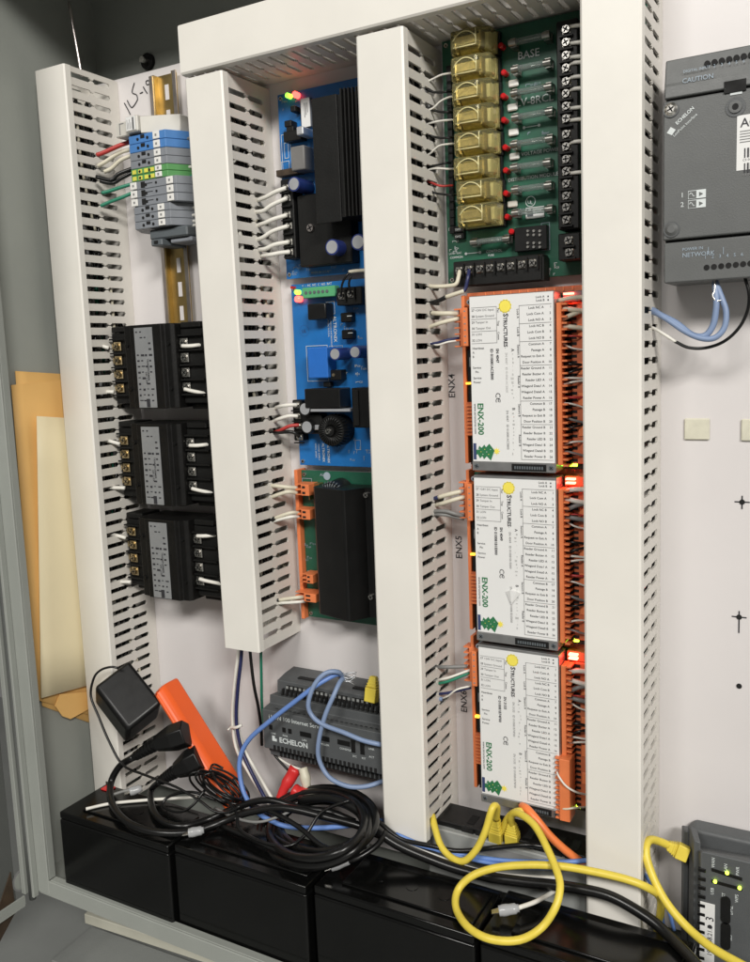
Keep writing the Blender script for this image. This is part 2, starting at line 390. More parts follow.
for x, z0, z1, n, nm in ((-.5638, -.19, .56, 5, 'leftmost duct'), (-.3639, .02, .52, 6, 'short duct left of the blue boards'), (-.1855, -.13, .52, 7, 'duct left of the controllers'), (.0, -.18, .6, 7, 'duct right of the controllers')):
    mb = MB()
    for k in range(n*3):
        xx = x+.007+random.random()*.028; yy = -.008-random.random()*.05; zb = z0+random.random()*.05; P_ = []; ns = 13
        for i in range(ns):
            P_.append(V((min(x+.039, max(x+.006, xx+random.uniform(-.011, .011))), min(-.006, max(-.062, yy+random.uniform(-.013, .013))), zb+(z1-zb)*i/(ns-1))))
        mb.tube(P_, random.uniform(.0012, .0026), random.choice((WWHT, WGRY, RUB, RUB, RUB, RUB, RUB, RUB, WNAV, WGRY, RUB, WCRM, RUB, WGRN)), 6, 4)
    o = tag(mb.build('wire_bundle'), 'mixed wires running inside the slots of the '+nm, 'wires', 'wires inside the ducts'); o['kind'] = 'stuff'
# ------------------------------------------------------------------ wires
def wire(label, col, r, pts, group, name='wire', cat='wire', seg=7):
    mb = MB(); mb.tube(pts, r, col, seg, 5); return tag(mb.build(name), label, cat, group)
# ------------------------------------------------------------------ rail and terminal blocks
xl = -.4665; xr = xl+.035
rail = thing('din_rail', 'yellow zinc mounting rail running down behind the terminal blocks and transformers', 'rail', (xl, 0, .26))
prof = [(xl, -.0062), (xl+.0045, -.0062), (xl+.0045, -.0005), (xr-.0045, -.0005), (xr-.0045, -.0062), (xr, -.0062), (xr, -.0076), (xr-.0058, -.0076), (xr-.0058, -.0016), (xl+.0058, -.0016), (xl+.0058, -.0076), (xl, -.0076)]
MB().prism(prof, 'z', .26, .5775, ZINC).build('hat_section', rail)
mb = MB().box((xl-.0003, -.0084, .26), (xl+.0042, -.0077, .577), ZINCP).box((xr-.0042, -.0084, .26), (xr+.0003, -.0077, .577), ZINCP)
mb.build('rail_edge', rail)
mb = MB()
for k in range(12):
    z = .56-k*.025; mb.box((-.4515, -.0022, z-.0075), (-.4465, -.0017, z+.0075), PANEL)
o_ = mb.build('rail_slot', rail); o_['kind'] = 'stuff'
G = 'terminal blocks on the rail'
def tblock(label, z0, z1, main, x0=-.4645, x1=-.4165, Y=-.046, marker=None, style=0, stripe=None):
    zc = (z0+z1)/2; t = thing('terminal_block', label, 'terminal block', (-.449, -.008, z0), G)
    mb = MB(); h = z1-z0-.0003
    mb.prism([(x0-.013, -.0095), (x0-.013, -.024), (x0, Y), (x1, Y), (x1+.013, -.024), (x1+.013, -.0095)], 'z', z0, z0+h, main, .0004)
    if stripe:
        for k in range(4): mb.box((x0+.002+k*.008, Y-.0002, z0+h*.15), (x0+.007+k*.008, Y-.0006, z0+h*.8), stripe)
    mb.build('housing', t)
    mb = MB()
    for k in range(2 if style != 2 else 1):
        xx = (x0+.012+k*.013) if style != 2 else x0+.0175
        mb.cyl((xx, Y-.0001, zc-.0004), (xx, Y-.0008, zc-.0004), .0014, HOLE, seg=10)
    if style == 0: mb.box((x0+.016, Y-.0001, zc), (x0+.021, Y-.0007, zc+h*.4), HOLE)
    if style == 2: mb.box((x0+.011, Y-.0001, zc-h*.36), (x0+.016, Y-.0007, zc+h*.36), HOLE).box((x0+.019, Y-.0001, zc+.0003), (x0+.026, Y-.0005, zc+.0008), INK).cyl((x0+.031, Y, zc), (x0+.031, Y-.0007, zc), .0012, HOLE, seg=10)
    mb.build('screw_opening', t)
    for xm in marker or ():
        q = MB().box((xm-.0042, Y-.0015, z0+.0005), (xm+.0042, Y-.0001, z0+h-.0004), WHT, .0004); q.box((xm-.001, Y-.0017, zc-.0012), (xm+.0012, Y-.0015, zc+.001), INKG); q.build('marker_tag', t)
zt = U(131, 136, -.046).z
rows = [('upper blue terminal block with white marker, just below the beige clamp', BLUT, 0, None), ('lower blue terminal block with white marker, above the grey ones', BLUT, 0, None),
        ('upper of two grey terminal blocks between the blue and the striped ones', GRYT, 0, None), ('lower of two grey terminal blocks just above the striped ones', GRYT, 0, None),
        ('upper green and yellow striped earth terminal block', GYT, 3, YET), ('lower green and yellow striped earth terminal block', GYT, 3, YET),
        ('top grey terminal block with white markers at both ends, under the striped ones', GRYT, 2, None), ('middle grey terminal block with white markers at both ends', GRYT, 2, None), ('bottom grey terminal block with white markers at both ends', GRYT, 2, None),
        ('top of three lowest grey terminal blocks with one white marker', GRYT, 0, None), ('middle of three lowest grey terminal blocks with one white marker', GRYT, 0, None), ('lowest grey terminal block, resting on the dark end bracket', GRYT, 0, None)]
hs = [.0083, .0083, .0078, .0078, .0062, .0062, .0082, .0082, .0082, .0074, .0074, .0074]
z = zt; TBZ = []
for (lab, m, st, sp), h in zip(rows, hs):
    x0 = -.4645+ .0012*(st == 2)
    tblock(lab, z-h, z, m, x0, -.4165+(.010 if st == 2 else 0), marker=((-.4620, -.4140) if st == 2 else (-.4275,)), style=st, stripe=sp); TBZ.append(z-h/2); z -= h
mb = MB(); t = thing('end_clamp', 'beige end clamp with printed label above the blue terminal blocks', 'clamp', (-.45, -.008, zt), None)
zb = zt+.001
mb.box((-.482, -.046, zb), (-.464, -.009, zb+.0145), BEIGE, .001).box((-.4635, -.051, zb+.001), (-.447, -.009, zb+.0165), BEIGE, .001)
mb.hull([(x, y, z_) for z_ in (zb-.001, zb+.0155) for x, y in ((-.4465, -.048), (-.436, -.036), (-.424, -.036), (-.410, -.030), (-.410, -.009), (-.4465, -.009))], BEIGE, .0008, 1)
mb.build('clamp_body', t)
mb = MB().box((-.4615, -.0516, zb+.0025), (-.449, -.0511, zb+.0155), LABEL)
mb.build('label', t)
for i in range(5): 
    pass
mb = MB()
for i in range(4): mb.box((-.460+i*.0017, -.0519, zb+.004), (-.4596+i*.0017, -.0517, zb+.013-(i % 2)*.003), INKG)
mb.box((-.4528, -.0519, zb+.003), (-.4512, -.0517, zb+.0145), INK); mb.box((-.476, -.0464, zb+.002), (-.475, -.0461, zb+.012), INKG).box((-.476, -.0464, zb+.0122), (-.470, -.0461, zb+.013), INKG); mb.build('printed_text', t)
MB().cyl((-.430, -.0358, zb+.008), (-.430, -.0367, zb+.008), .0022, HOLE).build('screw_hole', t)
mb = MB(); t = thing('end_bracket', 'dark grey end bracket under the lowest terminal block', 'bracket', (-.44, -.008, z-.02))
mb.box((-.452, -.040, z-.011), (-.402, -.009, z-.001), GRYD, .0015).box((-.447, -.044, z-.018), (-.432, -.009, z-.0115), GRYD, .001).box((-.428, -.036, z-.016), (-.400, -.009, z-.0115), GRYT, .001)
mb.build('bracket_body', t); MB().box((-.442, -.0448, z-.016), (-.437, -.0441, z-.013), HOLE).build('screw_slot', t)
GW = 'wires from the leftmost duct to the terminal blocks'
for lab, m, r, P in (('red wire entering the upper blue terminal block', WRED, .0023, [(97, 155, -.050), (104, 152.5, -.047), (121, 145, -.038), (134, 141, -.028)]),
    ('upper cream wire entering the lower blue terminal block', WCRM, .0021, [(98, 166, -.048), (105, 162, -.045), (119, 153, -.036), (132, 149, -.030)]),
    ('lower cream wire curving up to the lower blue terminal block', WCRM, .0021, [(104, 172, -.045), (112, 168, -.04), (121, 160, -.036), (133, 155, -.030)]),
    ('upper black wire entering the grey terminal blocks on the rail', RUB, .0022, [(96, 177, -.050), (111, 180, -.042), (119, 174, -.038), (134, 168, -.030)]),
    ('lower black wire entering the grey terminal blocks on the rail', RUB, .0020, [(100, 181, -.048), (113, 183, -.040), (122, 178, -.036), (134, 172, -.030)]),
    ('upper green wire entering the striped earth block', WGRN, .0019, [(102, 193, -.046), (110, 191, -.042), (122, 187, -.037), (136, 183, -.030)]),
    ('lower green wire entering the striped earth block', WGRN, .0019, [(101, 206, -.046), (110, 202, -.042), (123, 197, -.037), (137, 191, -.030)])):
    wire(lab, m, r, P, GW)
GW = 'wires from the terminal blocks to the short duct'
for k, (a, b, m) in enumerate(((( 173, 146), (190, 138), WGRY), ((174, 170), (190, 167), WWHT), ((176, 181), (192, 176), WGRN), ((177, 186), (193, 181), WGRN), ((185, 192.5), (196, 190), WWHT), ((186, 200), (197, 198), WWHT), ((187, 209), (198, 207), WWHT), ((178, 217.5), (195, 215), WWHT), ((178.5, 222.5), (196, 221), WWHT), ((179, 228), (197, 225), WWHT))):
    nm = ['grey wire right of the blue terminal blocks', 'white wire right of the plain grey terminal blocks', 'upper green wire right of the striped blocks', 'lower green wire right of the striped blocks', 'white wire from the top double marked grey block', 'white wire from the middle double marked grey block', 'white wire from the bottom double marked grey block', 'upper of three white wires at the lowest grey blocks', 'middle of three white wires at the lowest grey blocks', 'lowest of three white wires at the lowest grey blocks'][k]
    wire(nm, m, .0016, [(a[0]-6, a[1]+1, -.022), (a[0], a[1], -.024), (b[0], b[1], -.026), (b[0]+10, b[1], -.030)], GW)
# ------------------------------------------------------------------ transformers
GT = 'control transformers'
def transformer(label, dz, which, dx=0):
    T = Matrix.Translation(V((dx, 0, dz)))
    t = thing('control_transformer', label, 'transformer', (-.45+dx, 0, .237+dz), GT)
    mb = MB(T); xa, xb, zt, zb = -.4845, -.4155, .3225, .2375
    mb.prism([(xa, -.012), (xa, -.052), (xa+.003, -.0555), (xa+.0125, -.0555), (xa+.0145, -.0595), (xb-.0125, -.0595), (xb-.0105, -.0555), (xb-.003, -.0555), (xb, -.052), (xb, -.012)], 'z', zb, zt, CORE, .0006)
    mb.box((xa+.004, -.001, zb+.003), (xb-.004, -.012, zt-.003), CORE)
    mb.build('core', t)
    for x in (xa+.0065, xb-.0065):
        for zz in (zt-.02, zb+.02): mb = MB(T); mb.cyl((x, -.0555, zz), (x, -.0570, zz), .0022, BLK, seg=6); mb.build('bolt', t)
    mb = MB(T); lx0, lx1 = -.4635, -.4390; mb.box((lx0, -.0600, .2385), (lx1, -.0596, .3195), SILVL); lb = mb.build('label', t)
    mb = MB(T)
    rn = random.Random(4)
    for r_ in range(13):
        zz = .316-r_*.0058
        for x in (lx0+.002, lx0+.0075, lx0+.013, lx0+.0185):
            if rn.random() < .72: mb.box((x, -.0603, zz), (x+rn.uniform(.0020, .0045), -.0601, zz-rn.uniform(.0008, .0022)), INK)
    mb.text('TRANSFORMER', (lx1-.0095, -.0603, .288), .0032, INK, 'cw'); mb.text('24V 115V', (lx1-.0125, -.0603, .275), .0030, INK, 'cw'); mb.box((lx1-.0135, -.0604, .2390), (lx1-.009, -.0602, .2475), INK)
    mb.build('printed_text', lb)
    for side in (0, 1):
        mb = MB(T)
        if side: x0, x1, Yf = xb+.0006, xb+.034, -.0495
        else: x0, x1, Yf = xa-.0325, xa-.0008, -.043
        mb.box((x0, -.014, zb+.004), (x1, Yf+.004, zt-.006), BLKM, .001)
        mb.box((x0+.002, -.014, zb-.002), (x1, Yf+.012, zb+.0035), BLKM, .001).box((x0+.002, -.012, zt-.0055), (x1-.006, Yf+.002, zt+.0005), BLKM, .001)
        zs = [.3025-k*.0148 for k in range(4)]
        for k in range(5):
            zz = .3025+.0074-k*.0148; mb.box((x0+.001, Yf+.0038, zz-.0008), (x1-.002, Yf-.001, zz+.0008), BLKM)
        st = mb.build('terminal_strip', t)
        for zz in zs:
            mb = MB(T); xc = x0+.0055 if side else x0+.0095
            mb.box((xc-.0050, Yf+.0035, zz-.0048), (xc+.0050, Yf+.0016, zz+.0048), CHROME if side else BRASS, .0004); mb.screw((xc, Yf+.0015, zz), .0036, CHROME if side else BRASS)
            if not side: mb.box((xc-.0092, -.022, zz-.003), (xc-.0078, Yf+.003, zz+.003), BRASS, .0003)
            mb.build('screw_terminal', st)
    return t
for k, nm in enumerate(('upper', 'middle', 'lower')):
    transformer(nm+' of the three black control transformers with silver label', (0, -.1008, -.2010)[k], k, (0, -.0004, .0006)[k])
GW = 'white wires at the transformers'
for k, nm in enumerate(('upper', 'middle', 'lower')):
    o = ((0, 0), (11, 96), (17, 190))[k]; o2 = ((0, 0), (7.5, 99.5), (15, 190))[k]
    wire('white wire from the duct to the top left screw of the '+nm+' transformer', WWHT, .0021, [(90+o[0], 344+o[1], -.052), (98+o[0], 345+o[1], -.050), (109+o[0], 348+o[1], -.046)], GW)
    wire('white wire from the duct to the bottom left screw of the '+nm+' transformer', WWHT, .0021, [(91+o[0], 391+o[1]-1, -.052), (99+o[0], 391.5+o[1], -.050), (114+o[0], 392+o[1], -.046)], GW)
    wire('white wire from the top right screw of the '+nm+' transformer', WWHT, .0020, [(182+o2[0], 346+o2[1], -.053), (190+o2[0], 346+o2[1], -.051), (201+o2[0], 345+o2[1], -.044), (214+o2[0], 344+o2[1], -.034)], GW)
    wire('white wire from the bottom right screw of the '+nm+' transformer', WWHT, .0020, [(184.5+o2[0], 389+o2[1], -.053), (192+o2[0], 391+o2[1], -.051), (206+o2[0], 394+o2[1], -.044), (216+o2[0], 398+o2[1], -.034)], GW)
# ------------------------------------------------------------------ column of boards between the short duct and the next
def board(label, name, x0, x1, z0, z1, m, cat='circuit board', group=None, Y=-.011):
    t = thing(name, label, cat, ((x0+x1)/2, 0, z0), group)
    MB().box((x0, Y, z0), (x1, Y+.0016, z1), m, .0002).build('board', t)
    for x in (x0+.004, x1-.004):
        for z in (z0+.004, z1-.004):
            q = MB(); q.cyl((x, -.0002, z), (x, Y+.0016, z), .0028, ZINCP, seg=6); q.screw((x, Y-.0001, z), .0022, CHROME, .0012); q.build('standoff', t)
    return t
def capac(par, px, py, Yt, r, m=CAPB, top=CAPT, Yb=-.0112, name='capacitor'):
    c = U(px, py, Yt); q = MB(); q.cyl((c.x, Yb, c.z), (c.x, Yt, c.z), r, m, seg=22, capm=m)
    q.cyl((c.x, Yt+.0001, c.z), (c.x, Yt-.0005, c.z), r*.82, top, seg=22); return q.build(name, par)
def led(par, px, py, m, Yt=-.018, r=.0024, Yb=-.0112):
    c = U(px, py, Yt); q = MB(); q.cyl((c.x, Yb, c.z), (c.x, Yt+.001, c.z), r, m, seg=12); q.cyl((c.x, Yt+.001, c.z), (c.x, Yt, c.z), r, m, r*.6, 12); return q.build('indicator_lamp', par)
def silk(mb, x0, y0, x1, y1, Y, m=SILK, w=.00045):   # printed outline box between two pixels
    a, b = U(x0, y0, Y), U(x1, y1, Y); xa, xb = sorted((a.x, b.x)); za, zb = sorted((a.z, b.z))
    mb.box((xa, Y, za), (xb, Y+.0001, za+w), m).box((xa, Y, zb-w), (xb, Y+.0001, zb), m).box((xa, Y, za+w), (xa+w, Y+.0001, zb-w), m).box((xb-w, Y, za+w), (xb, Y+.0001, zb-w), m)
def parts_print(mb, x0, x1, y0, y1, n, Y, m=SILKD, seed=1):
    rn = random.Random(seed)
    for k in range(n):
        c = U(rn.uniform(x0, x1), rn.uniform(y0, y1), Y); w = rn.uniform(.0012, .004); h = rn.uniform(.0008, .0018)
        if rn.random() < .5: w, h = h, w
        mb.box((c.x, Y, c.z), (c.x+w, Y+.0001, c.z+.0004), m).box((c.x, Y, c.z-h), (c.x+.0004, Y+.0001, c.z), m)
        if rn.random() < .5: mb.text(rn.choice('RCDQ')+str(rn.randint(1, 39)), (c.x+w, Y, c.z-h), .0022, m)
XB1 = -.1885
zt, zb = .5300, U(290, 279, -.011).z
b1 = board('upper blue power supply board with a big black finned heat sink', 'power_supply_board', -.3055, XB1, zb, zt, BLUEB, group='blue power supply boards')
mb = MB(); YB = -.0115
silk(mb, 281, 135, 292, 170, YB); silk(mb, 284, 143, 289, 158, YB); silk(mb, 281, 162, 290, 175, YB); parts_print(mb, 280, 340, 96, 118, 14, YB, SILKD, 3); parts_print(mb, 292, 350, 262, 274, 12, YB, SILKD, 5)
mb.text('POWER SUPPLY / CHARGER', U(308, 267, YB), .0036, SILKD); mb.text('MADE IN U.S.A.', U(311, 274, YB), .003, SILKD)
mb.build('printed_text', b1)
MB().pbox(311, 99, 341.5, 221, -.048, -.046, BLKM, .0004).build('heat_sink_plate', b1)
a, b = U(341, 92, -.048), U(346, 217, -.048)
mb = MB(); x = a.x+.0008
mb.box((x-.030, -.046, b.z+.0005), (-.191, -.0125, a.z-.001), BLKM)
for k in range(7): mb.box((x+k*.0033, -.052+.001*k, b.z), (x+k*.0033+.0014, -.046, a.z+.002), BLKM)
mb.build('heat_sink_fins', b1)
led(b1, 286.5, 95, GRNE); led(b1, 294, 94, REDE, r=.0028)
MB().pbox(300, 99, 311, 126, -.016, -.0112, BEI2, .0003).build('resistor', b1)
q = MB().pbox(300.5, 99, 310.5, 126, -.0166, -.0161, LABEL); c = U(303, 103, -.0168); [q.box((c.x+.001+k*.0016, -.0168, c.z), (c.x+.0017+k*.0016, -.0167, c.z-.013+k*.002), INKG) for k in range(3)]; q.build('barcode_label', b1)
for (x0, y0, x1, y1) in ((284, 121, 291, 126), (283, 132, 301, 139), (290, 106, 295, 111), (286, 127, 293, 131)): MB().pbox(x0, y0, x1, y1, -.022, -.0112, BLKM, .0006).build('transistor', b1)
MB().pbox(296, 127, 303, 134, -.030, -.0112, CAPT, .0008).build('capacitor', b1)
MB().pbox(290, 147, 305, 169, -.030, -.0112, BEI2, .0014, 2).build('film_capacitor', b1)
capac(b1, 294, 184, -.036, .0065); capac(b1, 332, 247, -.040, .0070); capac(b1, 358, 242, -.040, .0070)
def screw_strip(par, pts, box_px, Yf, m=BLKM, sr=.0030, vertical=True):
    q = MB(); x0, y0, x1, y1 = box_px; q.pbox(x0, y0, x1, y1, Yf, -.0112, m, .0008); P_ = [U(px, py, Yf) for px, py in pts]
    for i, p in enumerate(P_):
        n_ = P_[i+1] if i+1 < len(P_) else p*2-P_[i-1]
        mid = (p+n_)/2
        if vertical: q.box((p.x-.0052, Yf+.0002, mid.z-.0006), (p.x+.0052, Yf-.0032, mid.z+.0006), m)
        else: q.box((mid.x-.0006, Yf+.0002, p.z-.0052), (mid.x+.0006, Yf-.0032, p.z+.0052), m)
    st = q.build('terminal_strip', par)
    for p in P_:
        q = MB(); q.box((p.x-.0034, Yf+.0006, p.z-.0032), (p.x+.0034, Yf-.0008, p.z+.0032), CLIP, .0004); q.screw((p.x, Yf-.0008, p.z), sr); q.build('screw_terminal', st)
    return st
screw_strip(b1, [(286, 188), (287.5, 198), (287.5, 215), (289, 226), (289.5, 242), (290, 252)], (280, 180, 296, 258), -.028)
MB().pbox(296.5, 196, 352, 262, -.026, -.0112, BLKM, .001).build('power_stage_cover', b1)
q = MB(); c = U(311, 228, -.0262); q.screw((c.x, -.0262, c.z), .0040, ZINCP); q.build('adjusting_screw', b1)
MB().pbox(276, 170.5, 300, 173, -.0195, -.0112, RUST, .0003).build('jumper_strip', b1)
# second blue board
zt2, zb2 = U(291, 285, -.011).z, U(303, 465, -.011).z
b2 = board('lower blue power supply board with round black coil', 'power_supply_board', -.3010, XB1, zb2, zt2, BLUEB, group='blue power supply boards')
mb = MB()
for s_, px, py, sz in (('ALTRONIX', 333, 316, .0050), ('MADE IN U.S.A.', 327.5, 320, .0024), ('LINCOLN AVE BROOKLYN NY', 330, 320, .0022)): mb.text(s_, U(px, py, YB), sz, SILK, 'cw')
for s_, px, py, sz in (('ALTRONIX', 327, 444, .0038), ('ALTRONIX', 322, 443, .0038), ('POWER SUPPLY', 318, 444, .0023), ('12VDC 24VDC', 315, 443, .0023)): mb.text(s_, U(px, py, YB), sz, SILK, 'cw')
silk(mb, 326, 302, 335, 314, YB); silk(mb, 306, 346, 329, 381, YB); silk(mb, 329, 346, 343, 352, YB, SILKD); silk(mb, 318, 388, 342, 391, YB, SILK); silk(mb, 343, 392, 349, 408, YB)
silk(mb, 355, 440, 361, 450, YB, SILKD); parts_print(mb, 345, 368, 436, 460, 10, YB, SILKD, 8); parts_print(mb, 330, 365, 365, 385, 10, YB, SILK, 9); parts_print(mb, 340, 362, 300, 352, 9, YB, SILKD, 11)
q_ = U(304, 331, YB)
for k in range(20):
    a_ = k*.314; mb.box((q_.x+math.cos(a_)*.0052, YB, q_.z+math.sin(a_)*.0052), (q_.x+math.cos(a_)*.0052+.0005, YB+.0001, q_.z+math.sin(a_)*.0052+.0005), NAVYI)
mb.text('UL', (q_.x-.0026, YB, q_.z-.0016), .0044, NAVYI)
c = U(302, 286, YB); mb.text('+  -  AC  NC  C  NO  BAT', (c.x, YB, c.z-.001), .0030, SILK); mb.build_apart('printed_text', b2)
led(b2, 295.5, 292, GRNE); led(b2, 296.5, 299, REDE, r=.0030); led(b2, 291, 287.5, REDL, r=.0014)
q = MB().pbox(302, 288, 335, 296, -.020, -.0112, GCON, .0005); a = U(304, 293, -.020)
for k in range(6): q.cyl((a.x+.0025+k*.0047, -.0199, a.z), (a.x+.0025+k*.0047, -.0206, a.z), .0015, GRYD, seg=10)
q.build('pluggable_connector', b2)
MB().pbox(307, 304, 326, 319, -.026, -.0112, BLK, .0012, 2).build('relay', b2)
MB().pbox(307, 348, 328, 378, -.027, -.0112, BRELAY, .0008).build('blue_relay', b2)
for px, py in ((346, 317), (347, 334)):
    q = MB().pbox(px-6, py-4, px+5, py+5, -.020, -.0112, BLK, .001); c = U(px+3, py-1, -.0202); q.box((c.x-.002, -.0205, c.z-.0003), (c.x+.003, -.0201, c.z+.0003), SILK); q.build('transistor', b2)
screw_strip(b2, [(342, 296), (351, 294)], (336, 288, 362, 304), -.026, vertical=False)
wire('thin black wire looping over the terminals of the lower blue board', RUB, .0011, [(341, 296, -.029), (342, 285, -.034), (347, 275, -.034), (353, 271, -.030)], 'wires on the lower blue board')
wire('cream sleeved wire end above the terminals of the lower blue board', WCRM, .0017, [(349, 272, -.032), (356, 271, -.031), (368, 270, -.030)], 'wires on the lower blue board')
wire('second thin black wire beside the cream sleeve above the lower blue board', RUB, .0011, [(351, 293, -.029), (349, 284, -.034), (351, 276, -.034)], 'wires on the lower blue board')
capac(b2, 335, 354, -.034, .0058); capac(b2, 355, 352, -.034, .0058)
q = MB().pbox(330, 370, 341, 380, -.022, -.0112, BLK, .0006); c = U(333.5, 375, -.0222); q.cyl((c.x, -.022, c.z), (c.x, -.0228, c.z), .0015, BRASS); q.build('trimmer', b2)
MB().pbox(323, 382, 330, 387, -.018, -.0112, BLK, .0006).build('diode', b2)
MB().pbox(304, 389, 340, 408, -.032, -.0112, BLK, .0008).build('power_relay', b2)
MB().pbox(306, 409, 350, 411.5, -.030, -.0112, CAPT).build('metal_clip', b2)
MB().pbox(351, 388, 372, 428, -.034, -.0112, BLK, .0008).build('heat_sink', b2)
MB().pbox(352, 390, 359, 426, -.036, -.0342, BLKM, .0006).build('heat_sink_fin', b2)
c = U(331, 431, -.030); q = MB(); q.cyl((c.x, -.0112, c.z), (c.x, -.030, c.z), .0150, BLKM, .0142, 36)
for k in range(30):
    a_ = k*.2094; e = V((math.cos(a_), 0, math.sin(a_))); q.tube([c+e*.0055+V((0, -.0003, 0)), c+e*.0100+V((0, -.0016, 0)), c+e*.0138+V((0, .0005, 0)), c+e*.0155+V((0, .008, 0))], .0007, BLK, 5, 3)
q.cyl((c.x, -.0301, c.z), (c.x, -.0325, c.z), .0048, BLK); q.build('coil', b2); q = MB(); q.screw((c.x-.001, -.0326, c.z), .0030); q.build('coil_screw', b2)
capac(b2, 305, 409, -.030, .0066, BLK); capac(b2, 307, 427, -.030, .0066, BLK)
MB().pbox(300, 414, 322, 434, -.022, -.0112, BLKM, .001).build('rectifier', b2)
screw_strip(b2, [(297, 405), (298, 416), (299, 426), (300, 437)], (292, 400, 303, 441), -.022, sr=.0024)
MB().pbox(311, 425, 320, 430, -.026, -.0225, CAPT, .0006).build('wire_clip', b2)
# green board with the big black cover
zt3, zb3 = U(299, 470, -.011).z, U(307, 616, -.011).z
b3 = board('green board with orange plugs under a long black heat sink cover', 'relay_driver_board', -.3000, XB1, zb3, zt3, GREENB)
MB().box((-.3042, -.018, zb3-.001), (-.3003, -.002, zt3+.001), ORG, .0004).build('carrier_edge', b3)
a, b, c, d = U(311, 487, -.040), U(320, 615, -.040), U(343, 487, -.050), U(350, 617, -.050)
q = MB(); q.prism([(a.x, -.013), (a.x, -.036), (a.x+.004, -.0405), (c.x-.002, -.0500), (c.x+.001, -.0500), (c.x+.012, -.030), (-.190, -.030), (-.190, -.013)], 'z', b.z+.001, a.z, BLK, .0005); q.build('heat_sink_cover', b3)
for px, py in ((366, 495), (353, 523), (357, 548), (358, 575), (371, 597)):
    q = MB(); c = U(px, py, -.0315); q.screw((c.x, -.0300, c.z), .0028, CHROME, .0028); q.build('cover_screw', b3)
c_ = U(334, 493, -.028); q = MB(); q.cyl((c_.x, -.013, c_.z), (c_.x, -.034, c_.z-.001), .0128, BLK, .0120, 28)
for k in range(24):
    a_ = k*.2618; e = V((math.cos(a_), 0, math.sin(a_))); q.tube([V((c_.x, -.0345, c_.z-.001))+e*.006, V((c_.x, -.0352, c_.z-.001))+e*.0095, V((c_.x, -.032, c_.z-.001))+e*.0132], .0007, GRYD, 5, 3)
q.build('choke_coil', b3)
mb = MB(); silk(mb, 302, 478, 312, 486, YB, SILKD); mb.cyl((U(327, 476, YB).x, YB, U(327, 476, YB).z), (U(327, 476, YB).x, YB-.0003, U(327, 476, YB).z), .004, SILKD)
mb.text('AL', U(320, 476, YB), .004, SILKD); parts_print(mb, 303, 311, 540, 575, 8, YB, SILKD, 4); mb.build('printed_text', b3)
def plug(par, x0, y0, x1, y1, n, Y=-.030, side=-1, m=ORG):
    a, b = U(x0, y0, Y), U(x1, y1, Y); q = MB(); xw = b.x-a.x; h = (a.z-b.z)/n
    q.box((a.x+xw*.45, Y, b.z), (b.x, -.012, a.z), m, .0004)
    for k in range(n+1): q.box((a.x, Y+.002, min(a.z, b.z+k*h+.0008)), (a.x+xw*.45, -.013, max(b.z, b.z+k*h-.0008)), m, .0002)
    q.box((a.x+.001, -.0205, b.z+.0005), (a.x+xw*.44, -.0135, a.z-.0005), ORGD)
    for k in range(n): q.box((a.x+xw*.55, Y-.0003, b.z+k*h+h*.3), (a.x+xw*.75, Y+.0001, b.z+k*h+h*.7), HOLE)
    return q.build('terminal_plug', par)
for (x0, y0, x1, y1) in ((294, 484, 309, 496), (294, 509, 310, 520), (301, 574, 313, 584), (294, 592, 316, 603)): plug(b3, x0, y0, x1, y1, 2)
for (x0, y0, x1, y1) in ((308, 483, 319, 487), (308, 483, 310, 500), (311, 598, 316, 602)): MB().pbox(x0, y0, x1, y1, -.020, -.0112, ZINC, .0003).build('jumper_link', b3)
GW = 'wires from the short duct to the boards'
XS = -.3195
